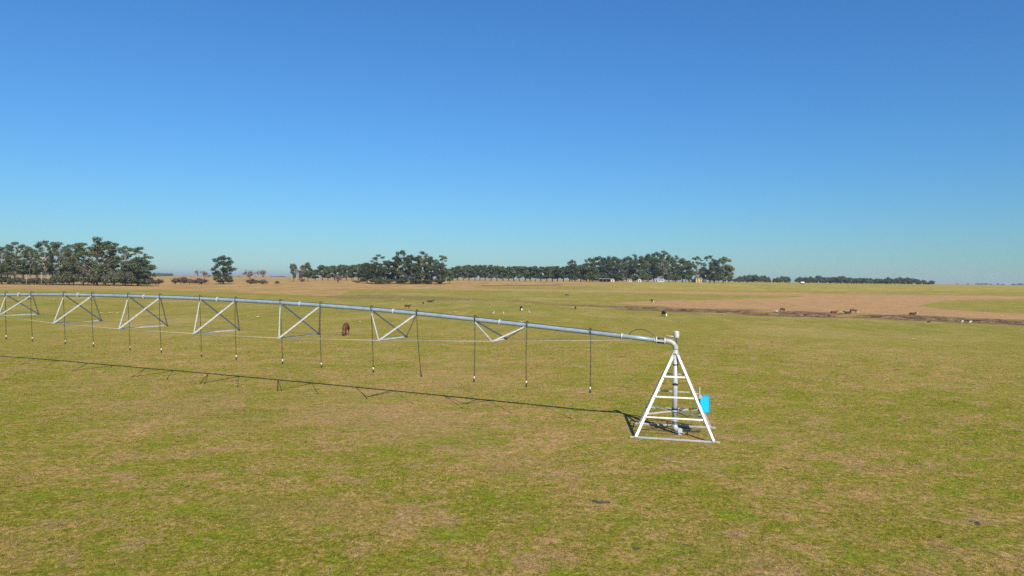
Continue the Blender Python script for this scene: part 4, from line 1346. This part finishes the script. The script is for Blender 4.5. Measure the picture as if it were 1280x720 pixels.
COWM = {}
for ps in ('graze', 'stand', 'lie'):
    me, _, hp = cow_mesh(ps)
    COWM[ps] = (me, hp)


def paint_face(me, hp, base, white, socks=False):
    me = me.copy()
    me.materials.clear(); me.materials.append(base); me.materials.append(white)
    xs = hp.x + 0.02
    for p in me.polygons:
        c = p.center
        if c.x > 1.24 or (c.x > 1.05 and c.z < 0.42 and abs(c.y) < .16 and hp.z < .6):
            p.material_index = 1
        elif socks and c.z < 0.16:
            p.material_index = 1
    return me


COWV = {}
for ps in COWM:
    me, hp = COWM[ps]
    for mt in ('cow_red', 'cow_dark', 'cow_black'):
        COWV[ps, mt, True] = paint_face(me, hp, M[mt], M['white_hair'])
        m2 = me.copy(); m2.materials.clear(); m2.materials.append(M[mt]); COWV[ps, mt, False] = m2


def cow(px, py, pose, mt, white, heading, sc, label, name='cow', cat='cow'):
    p = at_ground(px, py)
    o = link(name, COWV[pose, mt, white], None, p + Vector((0, 0, 0.0)), RAD(heading), (sc, sc, sc))
    tag(o, label, cat, 'cattle grazing on the pasture')
    # the horns/hooves are too small to show; a coat tag colour stays in the body
    return o


cow(432.2, 418.6, 'graze', 'cow_red', False, 274, 1.06, 'red-brown cow grazing beyond the arm hoses, nearest of the cattle')
cow(509, 385.6, 'stand', 'cow_dark', False, -8, 0.62, 'dark brown calf just above the arm, left of centre')
cow(528.8, 380.4, 'graze', 'cow_black', False, 90, 0.50, 'tiny dark calf upright between two pale tussocks near the centre')
cow(537.2, 377.8, 'lie', 'cow_black', False, 10, 0.85, 'tiny black calf lying at the faint ditch left of centre')
cow(651.5, 388.4, 'graze', 'cow_black', True, 275, 0.75, 'black calf with white face just above the arm in the centre')
cow(708.6, 370.2, 'graze', 'cow_black', False, 180, 0.62, 'far black calf under the thin tan strip right of centre')
cow(719.2, 386.6, 'graze', 'cow_black', False, 90, 0.50, 'very small dark calf beside a pale tussock below the ditch')
cow(815, 377.8, 'graze', 'cow_black', True, 285, 0.70, 'black white-faced calf on the green strip above the ditch')
cow(829.8, 395.6, 'graze', 'cow_dark', True, 282, 0.80, 'dark white-faced calf on the near side of the ditch')
cow(978, 389.3, 'graze', 'cow_dark', True, 15, 0.62, 'dark white-faced calf on the dry ground behind the ditch')
cow(1042, 391.3, 'lie', 'cow_red', False, 5, 0.75, 'red-brown cow lying alone left of the resting pair')
cow(1060, 392.0, 'lie', 'cow_dark', False, 180, 0.70, 'dark brown cow lying beside the standing red cow')
cow(1066.5, 391.6, 'graze', 'cow_red', True, 0, 0.75, 'red-brown cow standing at the right of the resting cow')
cow(1140.5, 393.5, 'lie', 'cow_dark', True, 8, 0.78, 'dark cow with white head lying alone on the dry ground at right')
cow(1161, 403, 'lie', 'cow_black', False, 30, 0.38, 'tiny black calf lying at the near edge of the ditch at right')
cow(37, 374.8, 'graze', 'cow_black', False, 200, 0.45, 'tiny black calf seen through the leftmost full truss')
cow(113.5, 374.2, 'graze', 'cow_black', False, 100, 0.45, 'tiny black calf seen beside a hose in the second full truss')
cow(151.5, 371.6, 'lie', 'cow_dark', False, 0, 0.80, 'small dark calf lying right below the pipe at left')


def sheep_mesh():
    P, E, R = [], [], []

    def v(x, y, z, r, to=None):
        P.append((x, y, z)); R.append(r)
        if to is not None: E.append((to, len(P) - 1))
        return len(P) - 1
    a = v(0, 0, .48, (.22, .20)); b = v(.28, 0, .49, (.19, .18), a); c = v(-.30, 0, .49, (.20, .18), a)
    n = v(.44, 0, .60, .10, b); q = v(.54, 0, .68, .085, n); v(.68, 0, .62, .05, q)
    for s in (-1, 1):
        x = v(.27, s * .10, .28, .06, b); v(.27, s * .10, .03, .035, x)
        x = v(-.28, s * .10, .28, .07, c); v(-.30, s * .10, .03, .035, x)
    me = skin_body(P, E, R, 'sheep_body'); me.materials.clear(); me.materials.append(M['wool'])
    return me


SM = sheep_mesh()
for px, py, hd, lab in ((1202, 404.2, 20, 'small cream sheep, left of the two by the ditch at right'),
                        (1212, 404.8, 10, 'cream sheep with raised head, right of the two by the ditch'),
                        (971, 390.8, 170, 'pale sheep lying close to the dark white-faced calf behind the ditch'),
                        (661.5, 391.5, 100, 'pale sheep standing just above the arm beside the central calf'),
                        (617, 392.6, 80, 'left of two cream sheep just above the arm near the centre'),
                        (629.3, 392.8, 95, 'right of two cream sheep just above the arm near the centre')):
    p = at_ground(px, py); o = link('sheep', SM, None, p, RAD(hd)); o.scale = (0.74,) * 3
    tag(o, lab, 'sheep', 'sheep on the pasture')


# ------------------------------------------------------------------ pale tussocks, dung, clods
def tussock_mesh(seed):
    rs = np.random.RandomState(seed); n = 160
    a = rs.rand(n) * 6.283; r = rs.rand(n) ** .7 * .22
    base = np.stack((np.cos(a) * r, np.sin(a) * r, np.zeros(n) - .01), -1)
    ln = .5 * (0.5 + .5 * rs.rand(n)); lean = .25 + rs.rand(n) * .9
    tip = base + np.stack((np.cos(a) * lean, np.sin(a) * lean, np.ones(n)), -1) / np.sqrt(1 + lean ** 2)[:, None] * (ln * .62)[:, None]
    w = np.stack((-np.sin(a), np.cos(a), np.zeros(n)), -1) * .028
    C = (base + tip) / 2; Uq = w; Vq = (tip - base) / 2
    return quads_mesh('grass_tussock', C, Uq, Vq, M['straw'])


TM = [tussock_mesh(s) for s in (1, 2, 3)]
spots = [(57, 375, 1.1), (68, 375.6, 1.0), (127, 392, .8), (137, 391.8, .9), (147, 392.3, .8), (155, 392.5, .9), (235, 373.5, .9), (276, 376, .8), (308, 377, .8),
         (418, 367.5, 1.2), (422, 386, .8), (467, 379, 1), (471, 368.5, 1), (493, 379, .9), (503, 374.5, 1.1), (524, 369.5, 1), (541, 370, 1), (545, 374.6, 1), (553, 378.5, 1.1),
         (568, 391, .9), (582, 373, 1), (589, 375.5, 1.1), (624, 370.6, 1), (645, 369, 1), (654, 372, 1), (654.5, 398.6, .8), (713, 372.4, 1.2), (716, 386.2, 1), (733.5, 369.5, 1.1),
         (652, 403, .8), (1002, 395, 1), (820, 378.5, .9), (904, 392.8, 1), (913, 392.6, .9), (1240, 404, .9), (340, 386.5, .9), (322, 397, .8), (1143, 425, .6), (1280, 405, .9), (378, 379, .8), (300, 394.5, .7), (450, 403, .7), (600, 386, .8)]
for i, (px, py, s) in enumerate(spots):
    p = at_ground(px, py); o = link('grass_tussock', TM[i % 3], None, p, i * 1.3, (s * 1.25, s * 1.25, s * 0.85))
    tag(o, 'pale straw tussock standing out of the green pasture beyond the arm', 'tussock', 'pale tussocks scattered over the pasture')


def lump_mesh(seed, name, mat, flat=.35, n=9, rough=.35):
    """irregular heap of several crusty lobes, as one mesh"""
    rs = np.random.RandomState(seed); mb = MB()
    for k in range(n):
        cx, cy = rs.randn(2) * .28; r = .16 + .16 * rs.rand(); cx *= 1.25
        vs, fs = [], []
        nu, nv = 10, 5
        for i in range(nv + 1):
            t = i / nv * math.pi / 2
            for j in range(nu):
                a = j / nu * 2 * math.pi
                q = r * (1 + rough * (rs.rand() - .5))
                vs.append((cx + q * math.cos(t) * math.cos(a), cy + q * math.cos(t) * math.sin(a), q * math.sin(t) * flat * 2 - .03))
        for i in range(nv):
            for j in range(nu):
                a, b = i * nu + j, i * nu + (j + 1) % nu
                fs.append((a, b, b + nu, a + nu))
        mb.add(vs, fs)
    return mb.mesh(name, mat)


DM = [lump_mesh(s, 'cow_dung', M['dung'], .30) for s in (1, 2, 3)]
CM = [lump_mesh(s, 'earth_clod', M['clod'], .35, 7) for s in (4, 5)]
dl = [(752.5, 628.5, .33, 'dark crusty dung heap in front of the tower, largest one'), (1221, 654, .24, 'dark dung patch low at the right picture side'),
      (795, 686, .12, 'small greyish dung pat at the bottom right of centre'), (857, 681, .11, 'small dung pat on bright grass near the bottom'),
      (760, 645.8, .07, 'tiny black dung crumb just below the largest heap'), (1195, 502, .22, 'dark dung patch in the grass right of the tower'),
      (1121, 462, .22, 'far dark dung patch right of the blue box'), (955, 431, .18, 'faint dark dung patch behind the tower, right'),
      (1148, 580, .14, 'little dung pat between the tower and the right picture edge'), (235, 608, .16, 'grey dung pat in the left foreground'),
      (624, 462, .22, 'dark dung patch between two hoses under the arm'), (1006, 478, .15, 'small dung pat right of the blue box')]
for i, (px, py, s, lab) in enumerate(dl):
    p = at_ground(px, py); o = link('cow_dung', DM[i % 3], None, p, i * .9 + .2, (s, s, s * .8)); tag(o, lab, 'dung', 'dung pats on the pasture')
cl_ = [(918, 667, .28, 'reddish bare clod of earth low right of the tower'), (1077, 530, .22, 'brownish clod right of the tower feet'), (913, 667.5, .16, 'small clod touching the reddish bare clod'),
       (258, 674, .18, 'pale brown clod in the left foreground'), (1045, 546, .20, 'flat clod on the worn streak right of the tower')]
for i, (px, py, s, lab) in enumerate(cl_):
    p = at_ground(px, py); o = link('earth_clod', CM[i % 2], None, p, i * 1.7, (s, s, s * .55)); tag(o, lab, 'clod', 'clods of earth on the pasture')

# ------------------------------------------------------------------ air
hz_m = bpy.data.materials.new('haze_air'); hz_m.use_nodes = True
nt = hz_m.node_tree; nt.nodes.clear()
out = nt.nodes.new('ShaderNodeOutputMaterial'); pv = nt.nodes.new('ShaderNodeVolumePrincipled')
pv.inputs['Color'].default_value = (0.80, 0.88, 0.97, 1); pv.inputs['Density'].default_value = 0.0001
pv.inputs['Anisotropy'].default_value = 0.2
nt.links.new(pv.outputs[0], out.inputs['Volume'])
hb = MB().box((0, 0, 19.5), 29000, 29000, 43).build('haze', hz_m)
tag(hb, 'thin air haze over the plain', None, None, 'stuff')

# ------------------------------------------------------------------ light
SUN_EL = RAD(38.9)
sdir = Vector((0.41, -1.17, 0)).normalized()
to_sun = Vector((sdir.x * math.cos(SUN_EL), sdir.y * math.cos(SUN_EL), math.sin(SUN_EL)))
sl = bpy.data.lights.new('sun', 'SUN'); sl.energy = 4.9; sl.angle = RAD(0.53); sl.color = (1.0, 0.92, 0.80)
so = bpy.data.objects.new('sun', sl); COL.objects.link(so)
so.rotation_euler = to_sun.to_track_quat('Z', 'Y').to_euler()
so.location = (20, -50, 60)

w = bpy.data.worlds.new('World'); scene.world = w; w.use_nodes = True
nt = w.node_tree; bg = nt.nodes['Background']
sky = nt.nodes.new('ShaderNodeTexSky'); sky.sky_type = 'NISHITA'; sky.sun_disc = False
sky.sun_elevation = SUN_EL
sky.sun_rotation = math.atan2(sdir.x, sdir.y)
sky.altitude = 0; sky.air_density = 1.5; sky.dust_density = 0.0; sky.ozone_density = 10.0
hs = mix(nt, 1.0, sky.outputs[0], (0.61, 1.0, 1.33), 'MULTIPLY')      # the camera's cool white balance
nt.links.new(hs, bg.inputs['Color'])
bg.inputs['Strength'].default_value = 0.0627

vs_ = scene.view_settings
scene.display_settings.display_device = 'sRGB'
vs_.view_transform = 'Standard'; vs_.look = 'None'; vs_.exposure = 0.5; vs_.gamma = 1.0; vs_.use_curve_mapping = False
scene.cycles.max_bounces = 6; scene.cycles.volume_bounces = 0; scene.cycles.transparent_max_bounces = 8
scene.cycles.use_denoising = False
try:
    scene.cycles.denoiser = 'OPENIMAGEDENOISE'
except Exception:
    pass
